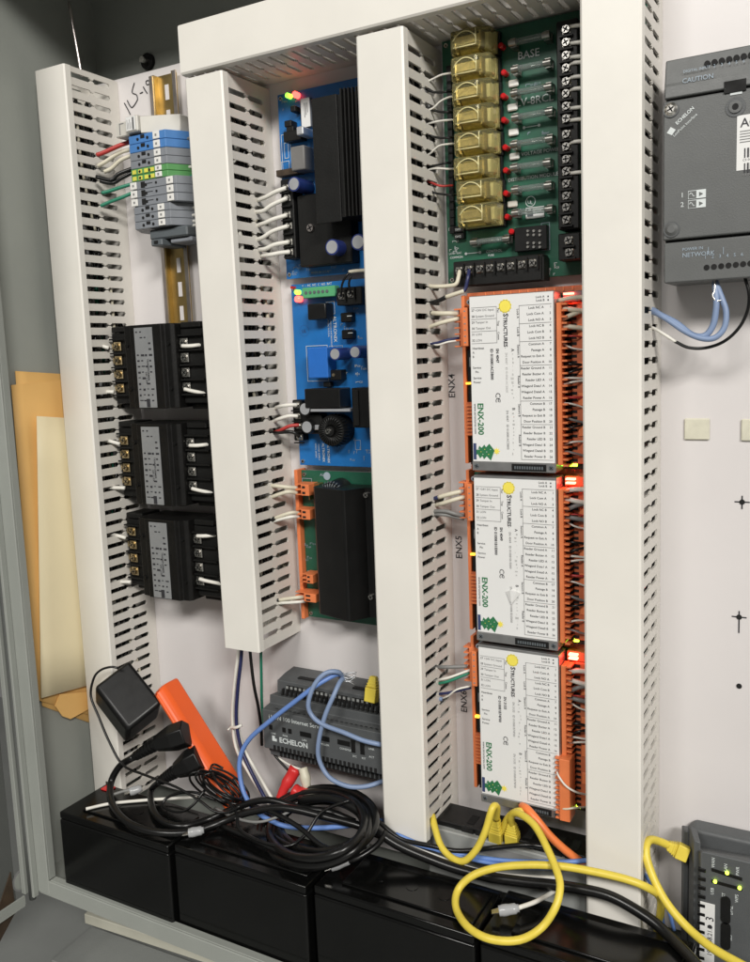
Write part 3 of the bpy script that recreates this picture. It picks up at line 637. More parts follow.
for lab, m, r, P in (('top white wire at the upper blue board, first screw', WWHT, .0021, [(258, 200, -.03), (266, 197, -.034), (275, 192, -.034), (286, 188, -.031)]),
    ('white wire curving up to the second screw of the upper blue board', WWHT, .0021, [(252, 212, -.03), (263, 211, -.036), (272, 205, -.036), (287, 198, -.031)]),
    ('white wire at the third screw of the upper blue board', WWHT, .0021, [(256, 226, -.03), (265, 223, -.036), (274, 219, -.036), (287, 215, -.031)]),
    ('white wire at the fourth screw of the upper blue board', WWHT, .0021, [(254, 240, -.03), (262, 238, -.036), (273, 231, -.036), (288, 226, -.031)]),
    ('white wire at the fifth screw of the upper blue board', WWHT, .0021, [(256, 250, -.03), (265, 249, -.036), (275, 244.5, -.036), (289, 242, -.031)]),
    ('lowest white wire at the upper blue board, sixth screw', WWHT, .0021, [(262, 256, -.03), (270, 255, -.036), (280, 253, -.034), (290, 252, -.031)]),
    ('top white wire at the lower blue board, by the black relay', WWHT, .0019, [(275, 408, -.02), (282, 406, -.03), (290, 405, -.03), (297, 405, -.025)]),
    ('second white wire at the lower blue board', WWHT, .0019, [(272, 422, -.02), (279, 419, -.03), (289, 416, -.03), (298, 416, -.025)]),
    ('red wire at the lower blue board', WRED, .0018, [(273, 433, -.02), (281, 430, -.03), (290, 426, -.03), (299, 425, -.025)]),
    ('black wire at the lower blue board, under the red wire', RUB, .0018, [(266, 434, -.02), (280, 432.5, -.03), (292, 432, -.03), (300, 436, -.025)]),
    ('upper cream sleeved wire at the top orange plug of the green board', WCRM, .0020, [(264, 485, -.03), (272, 485.5, -.035), (286, 487, -.034), (297, 488, -.025)]),
    ('lower cream sleeved wire at the top orange plug of the green board', WCRM, .0020, [(262, 499, -.03), (270, 497.5, -.035), (287, 492, -.034), (297, 493, -.025)]),
    ('upper white wire at the second orange plug of the green board', WCRM, .0018, [(262, 525, -.03), (272, 519.5, -.036), (290, 513, -.034), (299, 513, -.025)]),
    ('lower white wire at the second orange plug of the green board', WWHT, .0016, [(264, 526, -.03), (275, 521, -.036), (291, 517, -.034), (299, 517, -.025)]),
    ('black wire feeding the second orange plug of the green board', RUB, .0021, [(255, 527, -.040), (262, 524, -.040), (271, 520.5, -.038), (275, 518, -.037)]),
    ('upper cream wire at the lowest orange plug of the green board', WCRM, .0019, [(268, 601, -.03), (278, 600, -.036), (297, 597.5, -.034), (304, 597, -.025)]),
    ('lower white wire at the lowest orange plug of the green board', WWHT, .0016, [(272, 603, -.03), (280, 603, -.036), (298, 602, -.034), (305, 601, -.025)]),
    ('black wire feeding the lowest orange plug of the green board', RUB, .0018, [(261, 597, -.050), (267, 599, -.046), (274, 600.5, -.039), (279, 600, -.037)])):
    wire(lab, m, r, P, GW)
# ------------------------------------------------------------------ green relay board
zb4 = U(450, 285, -.011).z
rb = board('green relay board with eight amber relays and glass fuses', 'relay_board', -.1345, -.0025, zb4, .5435, GREENB)
mb = MB()
for s_, px, py, sz in (('BASE', 517.5, 60, .0085), ('LV-8RCL', 516, 107, .0085), ('LOW VOLTAGE POWER', 509, 158, .0040), ('DISTRIBUTION MODULE', 508, 182, .0039)):
    a = U(px, py, YB); mb.text(s_, a, sz, SILK)
c = U(530.5, 201.5, YB)
for k in range(28):
    a_, b_ = k*.2244, (k+1)*.2244; mb.add([(c.x+math.cos(q)*r, YB-.0001, c.z+math.sin(q)*r) for q, r in ((a_, .0043), (b_, .0043), (b_, .0038), (a_, .0038))], [(0, 1, 2, 3)], SILK)
mb.text('U', (c.x-.0026, YB-.0001, c.z-.0016), .0040, SILK); mb.text('L', (c.x-.0002, YB-.0001, c.z-.0022), .0040, SILK)
for y in (84, 131, 210): parts_print(mb, 516, 552, y-1, y+3, 4, YB, SILKD, y)
for (x0, y0, x1) in ((524, 128, 539), (466, 254, 480), (516, 212, 526)): 
    a, b = U(x0, y0, YB), U(x1, y0-1, YB); mb.box((a.x, YB, a.z), (b.x, YB+.0001, a.z+.0005), SILK).cyl((a.x, YB, a.z+.0002), (a.x, YB-.0002, a.z+.0002), .0012, SILK, seg=8).cyl((b.x, YB, a.z+.0002), (b.x, YB-.0002, a.z+.0002), .0012, SILK, seg=8)
mb.text('CONTROL', U(486, 253, YB), .0030, SILK); mb.text('FUSE', U(488, 256.5, YB), .0026, SILK); mb.text('LOW VAC', U(449, 255, YB), .0026, SILK); mb.text('COMMON', U(450, 259, YB), .0026, SILK)
a = U(449, 290, YB)
mb.text('+    -    +    -    C   NC   NO   EXT', (a.x+.006, YB, zb4+.003), .0032, SILK)
silk(mb, 541, 223, 550, 250, YB, SILKD); parts_print(mb, 548, 556, 255, 275, 5, YB, SILK, 21); parts_print(mb, 447, 457, 200, 252, 14, YB, SILK, 22)
mb.build_apart('printed_text', rb)
RY = [(474.0, 39), (474.5, 65.5), (475.5, 90.5), (476.5, 115), (477.5, 141), (477, 166), (479.5, 189.5), (480.5, 213.5)]
for k, (px, py) in enumerate(RY):
    c = U(px-6.5, py, -.040); w_, h_ = .0172, .0090
    q = MB().box((c.x-w_-.001, -.0165, c.z-h_-.0006), (c.x+w_+.001, -.0113, c.z+h_+.0006), BLK, .0006); sk = q.build('relay_socket', rb)
    q = MB(); ring = lambda y, a, b: [(c.x+sx*a, y, c.z+sz*b) for sx, sz in ((-1, -1), (1, -1), (1, 1), (-1, 1))]
    q.hull(ring(-.0166, w_, h_)+ring(-.034, w_, h_)+[(c.x-w_+.004, -.0435, c.z-h_+.002), (c.x+w_-.009, -.0435, c.z-h_+.002), (c.x+w_-.009, -.0435, c.z+h_-.002), (c.x-w_+.004, -.0435, c.z+h_-.002)], YREL, .0013, 3)
    rl = q.build('relay', rb)
    q = MB(); q.cyl((c.x-.010, -.026, c.z), (c.x+.006, -.026, c.z), .0062, COPPER, seg=18); q.box((c.x-.013, -.034, c.z-.0065), (c.x-.0105, -.018, c.z+.0065), BRASS).box((c.x+.0075, -.036, c.z-.006), (c.x+.0088, -.018, c.z+.006), BRASS).box((c.x-.012, -.037, c.z-.003), (c.x+.0085, -.0355, c.z+.003), BRASS)
    q.box((c.x-w_+.0016, -.0212, c.z-h_+.0016), (c.x+w_-.0016, -.0175, c.z+h_-.0016), WCRM).box((c.x+.0105, -.031, c.z-.005), (c.x+.0135, -.0213, c.z+.005), WCRM)
    q.build('relay_coil', rl)
    q = MB(); n = 10; P_ = [V((c.x-.011+.0195*i/n, -.0440, c.z-.001+.0062*math.sin(math.pi*i/n)**.7)) for i in range(n+1)]; q.tube(P_, .00055, YRIM, 5, 2); q.tube([V((c.x-.011, -.0440, c.z-.0062)), V((c.x+.0085, -.0440, c.z-.0062))], .0005, YRIM, 5); q.tube([V((c.x+.0085, -.0440, c.z-.0062)), V((c.x+.0085, -.0440, c.z+.0055))], .00055, YRIM, 5)
    q.build('molded_ridge', rl)
FU = [((509, 42), (550, 36)), ((511.5, 69.5), (551, 62.5)), ((511, 93), (552, 87)), ((512, 118), (553, 111)), ((511, 145), (553, 138)), ((511, 168), (551, 162)), ((512, 190), (552, 185)), ((512, 212), (553, 210)), ((471, 243), (510, 238))]
for k, (a, b) in enumerate(FU):
    A = U(*a, -.022); B = U(*b, -.022); zc = (A.z+B.z)/2; A.z = B.z = zc
    q = MB(); q.cyl(A+V((.004, 0, 0)), B-V((.004, 0, 0)), .0025, GLASS, seg=12, caps=False); q.tube([A, B], .0004, CHROME, 5); q.cyl(A, A+V((.006, 0, 0)), .0028, CLIP, seg=12); q.cyl(B-V((.006, 0, 0)), B, .0028, CLIP, seg=12); f_ = q.build('glass_fuse', rb)
    for p in (A+V((.003, 0, 0)), B-V((.003, 0, 0))):
        q = MB(); q.box((p.x-.0022, -.0215, zc-.0036), (p.x+.0022, -.0113, zc-.0030), CLIP).box((p.x-.0022, -.0215, zc+.0030), (p.x+.0022, -.0113, zc+.0036), CLIP).box((p.x-.0022, -.0135, zc-.003), (p.x+.0022, -.0128, zc+.003), CLIP); q.build('fuse_clip', f_)
for px, py in ((500, 45), (503, 72), (502.5, 95.6), (503, 119.6), (504.4, 147), (505, 170), (505, 193), (506.4, 216.6), (510.6, 231.4)): led(rb, px, py, REDL, -.019, .0024)
for px, py in ((513, 83), (512, 107), (513, 132), (514, 156), (512, 204)): MB().pbox(px-5, py-2.6, px+5, py+2.6, -.014, -.0113, WHT if py < 200 else BEIGE, .0008).build('film_resistor', rb)
q = MB().pbox(525.5, 208, 544, 217, -.0128, -.0118, LABEL, .0002); q.pbox(527, 209.5, 533, 216, -.0132, -.0129, GRYD).pbox(528.8, 211.3, 531.3, 214, -.0135, -.0133, LABEL); q.build('label', rb)
q = MB().pbox(514, 228, 547, 249, -.018, -.0113, BLK, .0006)
for r_ in range(2):
    for cc in range(3):
        c = U(528+cc*6, 231+r_*12, -.0182); q.cyl((c.x, -.018, c.z), (c.x, -.0195, c.z), .0011, CHROME, seg=8); c = U(528+cc*6, 235+r_*12, -.0182); q.cyl((c.x, -.018, c.z), (c.x, -.0195, c.z), .0011, CHROME, seg=8)
q.build('jumper_block', rb)
for k, y in enumerate((229, 236)):
    q = MB().pbox(454, y-2.5, 464, y+2.5, -.016, -.0113, BLK, .0004); c = U(455, y+2, -.0163); q.text('SW'+str(k+1), (c.x, -.0162, c.z), .0028, SILK); q.build('pin_header', rb)
ys = [30, 43, 56, 68.5, 82, 94, 106.5, 119, 134.5, 147, 159.5, 171.5, 184, 196, 207.5, 220]
screw_strip(rb, [(566.5+.12*k*.2, y) for k, y in enumerate(ys)], (556, 22, 579, 228), -.030, sr=.0034)
screw_strip(rb, [(569, 240.5), (569.5, 252.5)], (558, 234, 580, 259), -.030, sr=.0034)
screw_strip(rb, [(459.6, 270.8), (469, 269.6), (480, 269), (490, 268), (501, 267), (511, 266), (522, 264.5), (533, 263)], (453, 262, 543, 280), -.026, vertical=False)
MB().pbox(541, 257, 544, 280, -.026, -.0113, BLKM).build('strip_end', rb)
q = MB()
for py in range(70, 232, 8): c = U(452.5-(230-py)*.02, py, -.0135); q.box((c.x-.0022, -.0150, c.z-.0032), (c.x+.0022, -.0113, c.z+.0032), BLK, .0003)
q.build('pin_strip', rb)
GW = 'wires from the duct to the relay board'
nth = ['first', 'second', 'third', 'fourth', 'fifth', 'sixth', 'seventh', 'eighth']
for k, P in enumerate(([(433.6, 78.6), (441, 75), (449.5, 73.4)], [(433.6, 107.6), (441, 101), (450, 97)], [(429, 123.5), (440, 121), (450, 120)], [(430, 153.5), (439, 146), (450, 144)], [(431, 169), (440, 168.5), (448, 169)])):
    wire(nth[k]+' thin white wire from the top at the left edge of the relay board', WWHT, .0009, [(P[0][0]-6, P[0][1]+3, -.026)]+[(x, y, -.024) for x, y in P]+[(P[-1][0]+6, P[-1][1], -.018)], GW)
for k, P in enumerate(([(433, 92), (441, 92.5), (447, 91.7)], [(432, 110), (441, 112), (449, 112)], [(433, 136.6), (441, 138), (450, 137.6)], [(430, 165.6), (438, 165), (446, 163)], [(435, 193), (444, 194.5), (452, 195)])):
    wire(nth[k]+' thin black wire from the top at the left edge of the relay board', RUB, .0010, [(P[0][0]-7, P[0][1]-3, -.026)]+[(x, y, -.024) for x, y in P]+[(P[-1][0]+5, P[-1][1], -.018)], GW)
wire('thin red wire at the left edge of the relay board beside the seventh relay', WRED, .0010, [(425, 180, -.026), (432, 183, -.024), (441, 186, -.024), (453, 185.5, -.018)], GW)
wire('thick cream wire bent up to the first screw of the bottom terminal row', WCRM, .0018, [(424, 285, -.034), (434, 286.5, -.034), (448, 286, -.034), (456, 284, -.034), (458.5, 277, -.032), (459.6, 271, -.028)], GW)
wire('navy wire dropping from the second screw of the bottom terminal row', WNAV, .0016, [(469, 270, -.028), (468, 277, -.033), (465.5, 288, -.034), (462.5, 292, -.035)], GW)
wire('cream sleeve on the navy wire above the top controller', WCRM, .0019, [(464, 291, -.035), (455, 294, -.036), (446, 297, -.036)], GW)
wire('black wire end leading from the cream sleeve into the duct', RUB, .0019, [(446, 297, -.036), (440, 300, -.036), (431, 303, -.034), (425, 303, -.02)], GW)
GW = 'white wires right of the relay board'
for k, y in enumerate((25, 42, 56, 62, 76, 88, 107, 119, 141, 172)):
    wire('short white wire into the right hand terminal strip of the relay board', WWHT, .0015, [(571, y+1.5, -.030), (577, y+.5, -.031), (586, y, -.028)], GW)
# ------------------------------------------------------------------ controllers
GC = 'door controllers stacked in a column'
rowsL = ['27 +24V DC Input', '28 System Ground', '29 Tamper In', '30 Tamper Out', '31 LON', '32 LON']
rowsR = ['Lock NC %s', 'Lock Com %s', 'Lock NO %s']
rowsA = ['Common %s', 'Passage %s', 'Request to Exit %s', 'Door Position %s', 'Reader Ground %s', 'Reader Buzzer %s', 'Reader LED %s', 'Wiegand Data1 %s', 'Wiegand Data0 %s', 'Reader Power %s']
names = [r % 'A' for r in rowsR]+[r % 'B' for r in rowsR]+[r % 'A' for r in rowsA]+[r % 'B' for r in rowsA]
def controller(label, i, sn, idn, hot):
    x0, yf, zt = (-.1008, -.1006, -.1002)[i], -.0462, .3278-i*.149
    t = thing('access_controller', label, 'controller', (x0+.036, 0, zt-.145), GC)
    def L(u, v, y=yf-.0006): return V((x0+u*.001, y, zt-v*.001))
    def bx(mb, u0, v0, u1, v1, ya, yb, m, bev=0): return mb.box((x0+u0*.001, ya, zt-v0*.001), (x0+u1*.001, yb, zt-v1*.001), m, bev)
    mb = MB(); bx(mb, -13, -4.5, 94, 144.3, -.001, -.020, ORGD, .0006)
    for k in range(12): bx(mb, 4+k*7.5, -4.0, 5.2+k*7.5, -.8, -.0201, -.0208, ORG)
    mb.build('carrier_tray', t)
    mb = MB(); bx(mb, -9, 1, 74, 143.5, -.0205, -.0222, GREENB); bx(mb, -8.4, 44, -.6, 88, -.0222, -.032, BLK); bx(mb, -8.4, 119, -.6, 142, -.0222, -.030, BLK); bx(mb, -6, 50, -4.6, 58, -.032, -.034, INKG)
    mb.build('circuit_board', t)
    mb = MB(); bx(mb, 0, 0, 72.1, 144.8, -.026, yf, ALU, .0006); mb.build('metal_case', t)
    mb = MB(); bx(mb, .7, 2.2 if i else .6, 71.4, 137, yf-.0001, yf-.0004, LABEL); lab = mb.build('label', t)
    mb = MB(); bx(mb, 0, 137.2, 72.1, 144.8, yf-.0001, yf-.0012, ALU, .0004); bx(mb, 35, 138.2, 64.5, 144.0, yf-.0012, yf-.0015, HOLE); bx(mb, 36.5, 139.4, 63.5, 143.2, yf-.0015, yf-.0018, BLK)
    for k in range(12): bx(mb, 37.5+k*2.1, 140, 38.8+k*2.1, 142.5, yf-.0018, yf-.0021, GRYD)
    ep = mb.build('end_plate', t)
    for u_ in (4, 68.5): q = MB(); q.screw(L(u_, 141, yf-.0012), .0022, GRYD, .0005); q.build('screw', ep)
    q = MB(); q.cyl(L(-2.6, 4.2, -.0225), L(-2.6, 4.2, -.040), .0022, GRYT, seg=12); q.cyl(L(-2.6, 4.2, -.040), L(-2.6, 4.2, -.0403), .0009, HOLE, seg=8); q.build('standoff', t)
    # print on the label
    Y0 = yf-.0006
    q = MB(); c = L(31.5, 9.8); q.cyl((c.x, Y0+.0001, c.z), (c.x, Y0, c.z), .0050, YELI, seg=30)
    for k in range(12):
        a_ = k*.5236+.2; e = V((math.cos(a_), 0, math.sin(a_))); n = V((-e.z, 0, e.x)); q.add([c+e*.0047+n*.0013, c+e*.0047-n*.0013, c+e*.0058], [(0, 1, 2)], YELI)
    q.build('yellow_emblem', lab)
    q = MB(); q.text('*S', L(30.0, 15.6), .0058, INK, 'cw'); q.text('*TRUCTURES', L(30.0, 18.3), .0044, INK, 'cw'); q.text('.', L(31, 43), .004, INK, 'cw')
    q.text('*SN '+sn, L(23.2, 43.5), .0033, INK, 'cw'); q.text('*ID '+idn, L(18.2, 43.5), .0033, INK, 'cw'); q.text('C', L(22, 79.5), .006, INK, 'cw'); q.text('C', L(22, 83.5), .006, INK, 'cw'); q.box(L(24.0, 84.6, Y0), L(24.6, 87.2, Y0-.0001), INK)
    q.text('*ENX-200', L(6.0, 88), .0070, GREENI, 'cw'); q.text('www.structures.com', L(2.6, 88.5), .0030, INK, 'cw')
    q.text('SN '+sn+'   ID '+idn, L(31.0, 47), .0027, INKL if i == 0 else INKG, 'cw'); q.text('SN '+sn+'   ID '+idn, L(31.0, 94), .0027, INKG, 'cw'); q.text('A', L(36.2, 44), .0036, INK, 'cw'); q.text('B', L(36.2, 92), .0036, INK, 'cw')
    for k in range(24):
        v0 = 48+k*3.2 if k < 12 else 96+(k-12)*3; q.box(L(36+random.uniform(-.6, 2), v0, Y0), L(36.4+random.uniform(0, 2.2), v0+random.uniform(.6, 2), Y0-.0001), INKL)
    for k, s_ in enumerate(rowsL):
        q.text(s_[:2], L(2.2, 12.6+k*4.9), .0026, INK); q.text(s_[3:], L(5.6, 12.6+k*4.9), .0026, INKG)
    def hl(u0, u1, v): q.box(L(u0, v, Y0), L(u1, v+.28, Y0-.0001), INKG)
    def vl(u, v0, v1): q.box(L(u, v0, Y0), L(u+.28, v1, Y0-.0001), INKG)
    for v in (9.4, 18.9, 28.8, 38.6): hl(2, 24, v)
    vl(24, 9.4, 38.9)
    for s_, v in (('Pwr', 11), ('Tmp', 21), ('Comm', 30)): q.text(s_, L(24.8, v), .0023, INK, 'cw')
    for s_, u_, v in (('Heartbeat', 2.4, 43.5), ('A', 2.4, 47), ('B', 2.4, 50.5), ('Service', 2.4, 59.5), ('Pin', 4.5, 63), ('Service', 2.6, 68), ('Power', 2.6, 71.5)): q.text(s_, L(u_, v), .0025, INK)
    q.text('Lock A', L(64.5, 5.0), .0025, INK, align='r'); q.text('Lock B', L(64.5, 7.7), .0025, INK, align='r')
    for v in (4.4, 7.1): q.box(L(67, v-.6, Y0), L(68, v+.5, Y0-.0001), INK)
    for k, s_ in enumerate(names):
        v = 13.2+k*4.78; q.text(s_, L(63.8, v), .0027, INK, align='r'); q.text(str(k+1), L(69.6, v), .0026, INK, align='r')
    for v in (9.9, 24.3, 38.6, 57.7, 86.4, 105.5): hl(43.3, 70.2, v)
    hl(43.3, 70.2, 134.4); vl(43.3, 9.9, 134.4)
    for s_, v in (('Lock A', 12.5), ('Lock B', 27), ('Sensors A', 41), ('Reader A', 66), ('Sensors B', 89), ('Reader B', 114)): q.text(s_, L(41.4, v), .0026, INK, 'cw')
    q.build('printed_text', lab)
    q = MB(); q.box(L(1.2, 121.8, Y0), L(3.8, 135.5, Y0-.0001), NAVYI)
    q.add([L(3.8, 127), L(3.8, 131.5), L(5, 131), L(7, 134.6), L(9, 132.5), L(10.5, 135.2), L(13, 132.6), L(16.6, 136.2), L(20.0, 127.6), L(15.5, 122.0), L(12.5, 125), L(11, 122.8), L(8.5, 125.6), L(6.5, 123.8), L(5, 127.5)], [tuple(range(15))], GREENI)
    c = L(21.8, 128.2); q.cyl((c.x, Y0, c.z), (c.x, Y0-.0001, c.z), .0018, YELI, seg=14)
    for k in range(8):
        a_ = k*.785; e = V((math.cos(a_), 0, math.sin(a_))); n = V((-e.z, 0, e.x)); q.add([c+e*.0015+n*.0006, c+e*.0015-n*.0006, c+e*.0034], [(0, 1, 2)], YELI)
    for k in range(7): q.box(L(6+k*1.7, 126.5+(k % 3)*2.1, Y0-.0002), L(6.6+k*1.7, 127.1+(k % 3)*2.1, Y0-.0003), YELI if k % 2 else LABEL)
    q.build('tree_emblem', lab)
    # connectors on the right, 26 ways
    nways = 26 if i < 2 else 15
    q = MB(); bx(q, 72.6, 9.5, 76.6, 10.2+26*4.95, -.030, -.0432, ORG, .0004)
    for k in range(27): bx(q, 76.6, 9.9+k*4.95, 81.0, 11.5+k*4.95, -.030, -.0425, ORG, .0002)
    bx(q, 76.6, 10.5, 80.8, 10+26*4.95, -.030, -.033, HOLE)
    q.build('terminal_plug', t)
    q = MB(); bx(q, 81.2, 9.5, 93, 10.2+26*4.95, -.0202, -.031, ORGD, .0006)
    for k in range(26): bx(q, 81.4, 11.2+k*4.95, 85.5, 13.6+k*4.95, -.031, -.0313, HOLE)
    for k in (3, 9, 14, 19): bx(q, 86.5, 12+k*4.95, 92, 14.5+k*4.95+8, -.031, -.0322, ORG, .0004)
    q.build('terminal_header', t)
    q = MB(); bx(q, 74, .5, 90, 9, -.0202, -.0300, ORGD if i else GRYD, .0005); q.build('lamp_housing', t)
    for k in range(2):
        q = MB(); v = 1.8+k*3.3; bx(q, 76+hot, v, 83.5+hot, v+1.4, -.0301, -.0345, REDH); q.build('red_lamp', t)
    q = MB(); bx(q, 73.2, 138.6, 76.2, 140.6, -.0202, -.036, GRNE); bx(q, 73.0, 137.5, 90, 143.8, -.0202, -.027, BLK); bx(q, 78, 139.4, 84, 141.6, -.0271, -.0285, YGNE); q.build('green_lamp', t)
    # left side
    q = MB(); bx(q, -13.8, 8.6, -8.1, 40.6, -.0205, -.0340, ORG, .0004); bx(q, -8.0, 8.6, -3.2, 40.6, -.0225, -.0425, ORG, .0004)
    for k in range(7): bx(q, -19.5, 8.6+k*5.2, -13.8, 9.8+k*5.2, -.022, -.033, ORG, .0002)
    bx(q, -19.3, 8.8, -13.8, 40.4, -.0205, -.0235, ORG)
    for k in range(6): bx(q, -6.5, 11+k*5.2, -4.9, 12+k*5.2, -.0425, -.0427, INKG)
    q.build('terminal_plug', t)
    q = MB(); bx(q, -12.6, -2, -9.6, 141, -.0205, -.033, ORG, .0003); bx(q, -9.4, 88, -.6, 117, -.0225, -.0345, ORGD, .0003)
    for k in range(9): bx(q, -8.6, 90+k*3.1, -4, 91.4+k*3.1, -.0345, -.0360, ORG)
    q.build('side_rail', t)
    q = MB(); bx(q, -9.0, 71.0, -5.0, 72.8, -.0325, -.036, AMBE); q.build('amber_lamp', t)
    return t
controller('top of the three white labelled door controllers, with orange plugs on both sides', 0, '4047', '010081AC5B00', 0)
t_ = controller('middle of the three white labelled door controllers, its label torn near the centre', 1, '4049', '010081B1E000', 0)
controller('lowest of the three white labelled door controllers, yellow cables rising past its bottom edge', 2, '3155', '010081B74F00', .5)
c = U(513, 594, -.0470); q = MB(); q.hull([(c.x+dx, -.0468+dy, c.z+dz) for dx, dy, dz in ((-.007, 0, .001), (-.002, -.0022, .0035), (.004, -.0022, .003), (.0065, 0, .001), (.003, -.001, -.003), (-.001, -.002, -.008), (-.003, 0, -.004), (0, 0, .004))], LABEL, 0)
q.build('torn_flap', [o for o in t_.children if o.name.startswith('label')][0])
q = MB(); a, b = U(554, 758, -.052), U(566, 822, -.052)
q.box((a.x+.004, -.052, b.z), (a.x+.013, -.036, a.z), ORG, .0005)
for k in range(13): zz = b.z+(a.z-b.z-.0016)*k/12; q.box((a.x, -.050, zz), (a.x+.004, -.038, zz+.0016), ORG, .0002)
q.box((a.x+.0008, -.041, b.z+.001), (a.x+.0039, -.038, a.z-.001), HOLE)
tag(q.build('terminal_plug'), 'unplugged orange terminal plug hanging at the right of the lowest controller', 'plug')
GW = 'wires from the controllers to the right hand duct'
for i in range(3):
    nm = ('top', 'middle', 'lowest')[i]
    T3 = lambda L_: [(x+(0, 3, 6.5)[i]+(y-300)*(.0, .004, .012)[i], y+(0, 178, 359)[i]+(x-565)*(0, .06, .14)[i], Y) for x, y, Y in L_]
    for lab, m, r, P in (('thick white wire in the first way', WCRM if i == 0 else WWHT, .0020, [(558, 300.5, -.034), (563, 300, -.037), (571, 298, -.038), (584, 297.5, -.032)]),
        ('thick white wire in the second way', WCRM if i == 0 else WWHT, .0020, [(557, 307, -.034), (563, 308, -.037), (572, 309.5, -.038), (584, 311, -.032)]),
        ('thick white wire in the third way', WCRM if i == 0 else WGRY, .0019, [(557, 321, -.034), (563, 319, -.037), (571, 315, -.038), (582, 311, -.032)]),
        ('thick white wire in the fourth way', WCRM if i == 0 else WGRY, .0019, [(557, 326, -.034), (563, 326, -.037), (572, 327, -.038), (585, 328.5, -.032)]),
        ('thin orange red wire', WRED, .0007, [(557, 337, -.034), (563, 336.6, -.036), (573, 336, -.037), (584, 337, -.030)]),
        ('thin white wire crossing the orange header', WWHT, .0008, [(557, 341, -.034), (562, 343, -.037), (572, 348, -.037), (584, 350, -.030)]),
        ('upper black wire loop', RUB, .0011, [(557, 362, -.034), (564, 364, -.037), (572, 364, -.037), (584, 365, -.030)]),
        ('lower black wire loop', RUB, .0011, [(557, 371, -.034), (564, 374, -.037), (573, 371, -.037), (584, 368, -.030)]),
        ('upper of two thin white wires at mid height', WWHT, .0009, [(557, 379, -.034), (563, 378, -.037), (573, 378, -.037), (585, 378.5, -.030)]),
        ('lower of two thin white wires at mid height', WWHT, .0009, [(557, 385, -.034), (563, 384, -.037), (573, 382, -.037), (585, 380.5, -.030)]),
        ('dark red wire', WRED, .0011, [(557, 398, -.034), (564, 397, -.036), (574, 397.5, -.036), (585, 397, -.030)]),
        ('thin white wire above the grey wires', WWHT, .0008, [(557, 402, -.034), (563, 403, -.037), (572, 404, -.038), (585, 408, -.030)]),
        ('grey wire bending down', WGRY, .0011, [(557, 415, -.034), (564, 417, -.037), (573, 420, -.037), (585, 423, -.030)]),
        ('second black wire near the bottom', RUB, .0010, [(557, 428, -.034), (564, 428, -.037), (574, 427, -.037), (585, 424, -.030)]),
        ('thin white wire near the bottom', WWHT, .0009, [(557, 446, -.034), (564, 444.5, -.037), (573, 442, -.038), (585, 441.5, -.030)]),
        ('thin grey wire near the bottom', WGRY, .0010, [(557, 451, -.034), (564, 451, -.037), (573, 453, -.038), (585, 456, -.030)])):
        if i == 2 and P[0][1] > 395: continue
        if i and lab.startswith('thick white wire in'): P = [(x_, y_+13, Y_) for x_, y_, Y_ in P]
        wire(lab+' at the right of the '+nm+' controller', m, r, T3(P), GW)
wire('white wire curving from the unplugged orange plug into the duct', WWHT, .0009, [(557, 772, -.050), (559, 777, -.054), (566, 786, -.054), (576, 792, -.050), (588, 795, -.035)], GW)
wire('pinkish wire low on the unplugged orange plug', WCRM, .0009, [(560, 808, -.050), (566, 809, -.052), (574, 808, -.050), (586, 807, -.035)], GW)
GW = 'wires from the duct to the left plugs of the controllers'
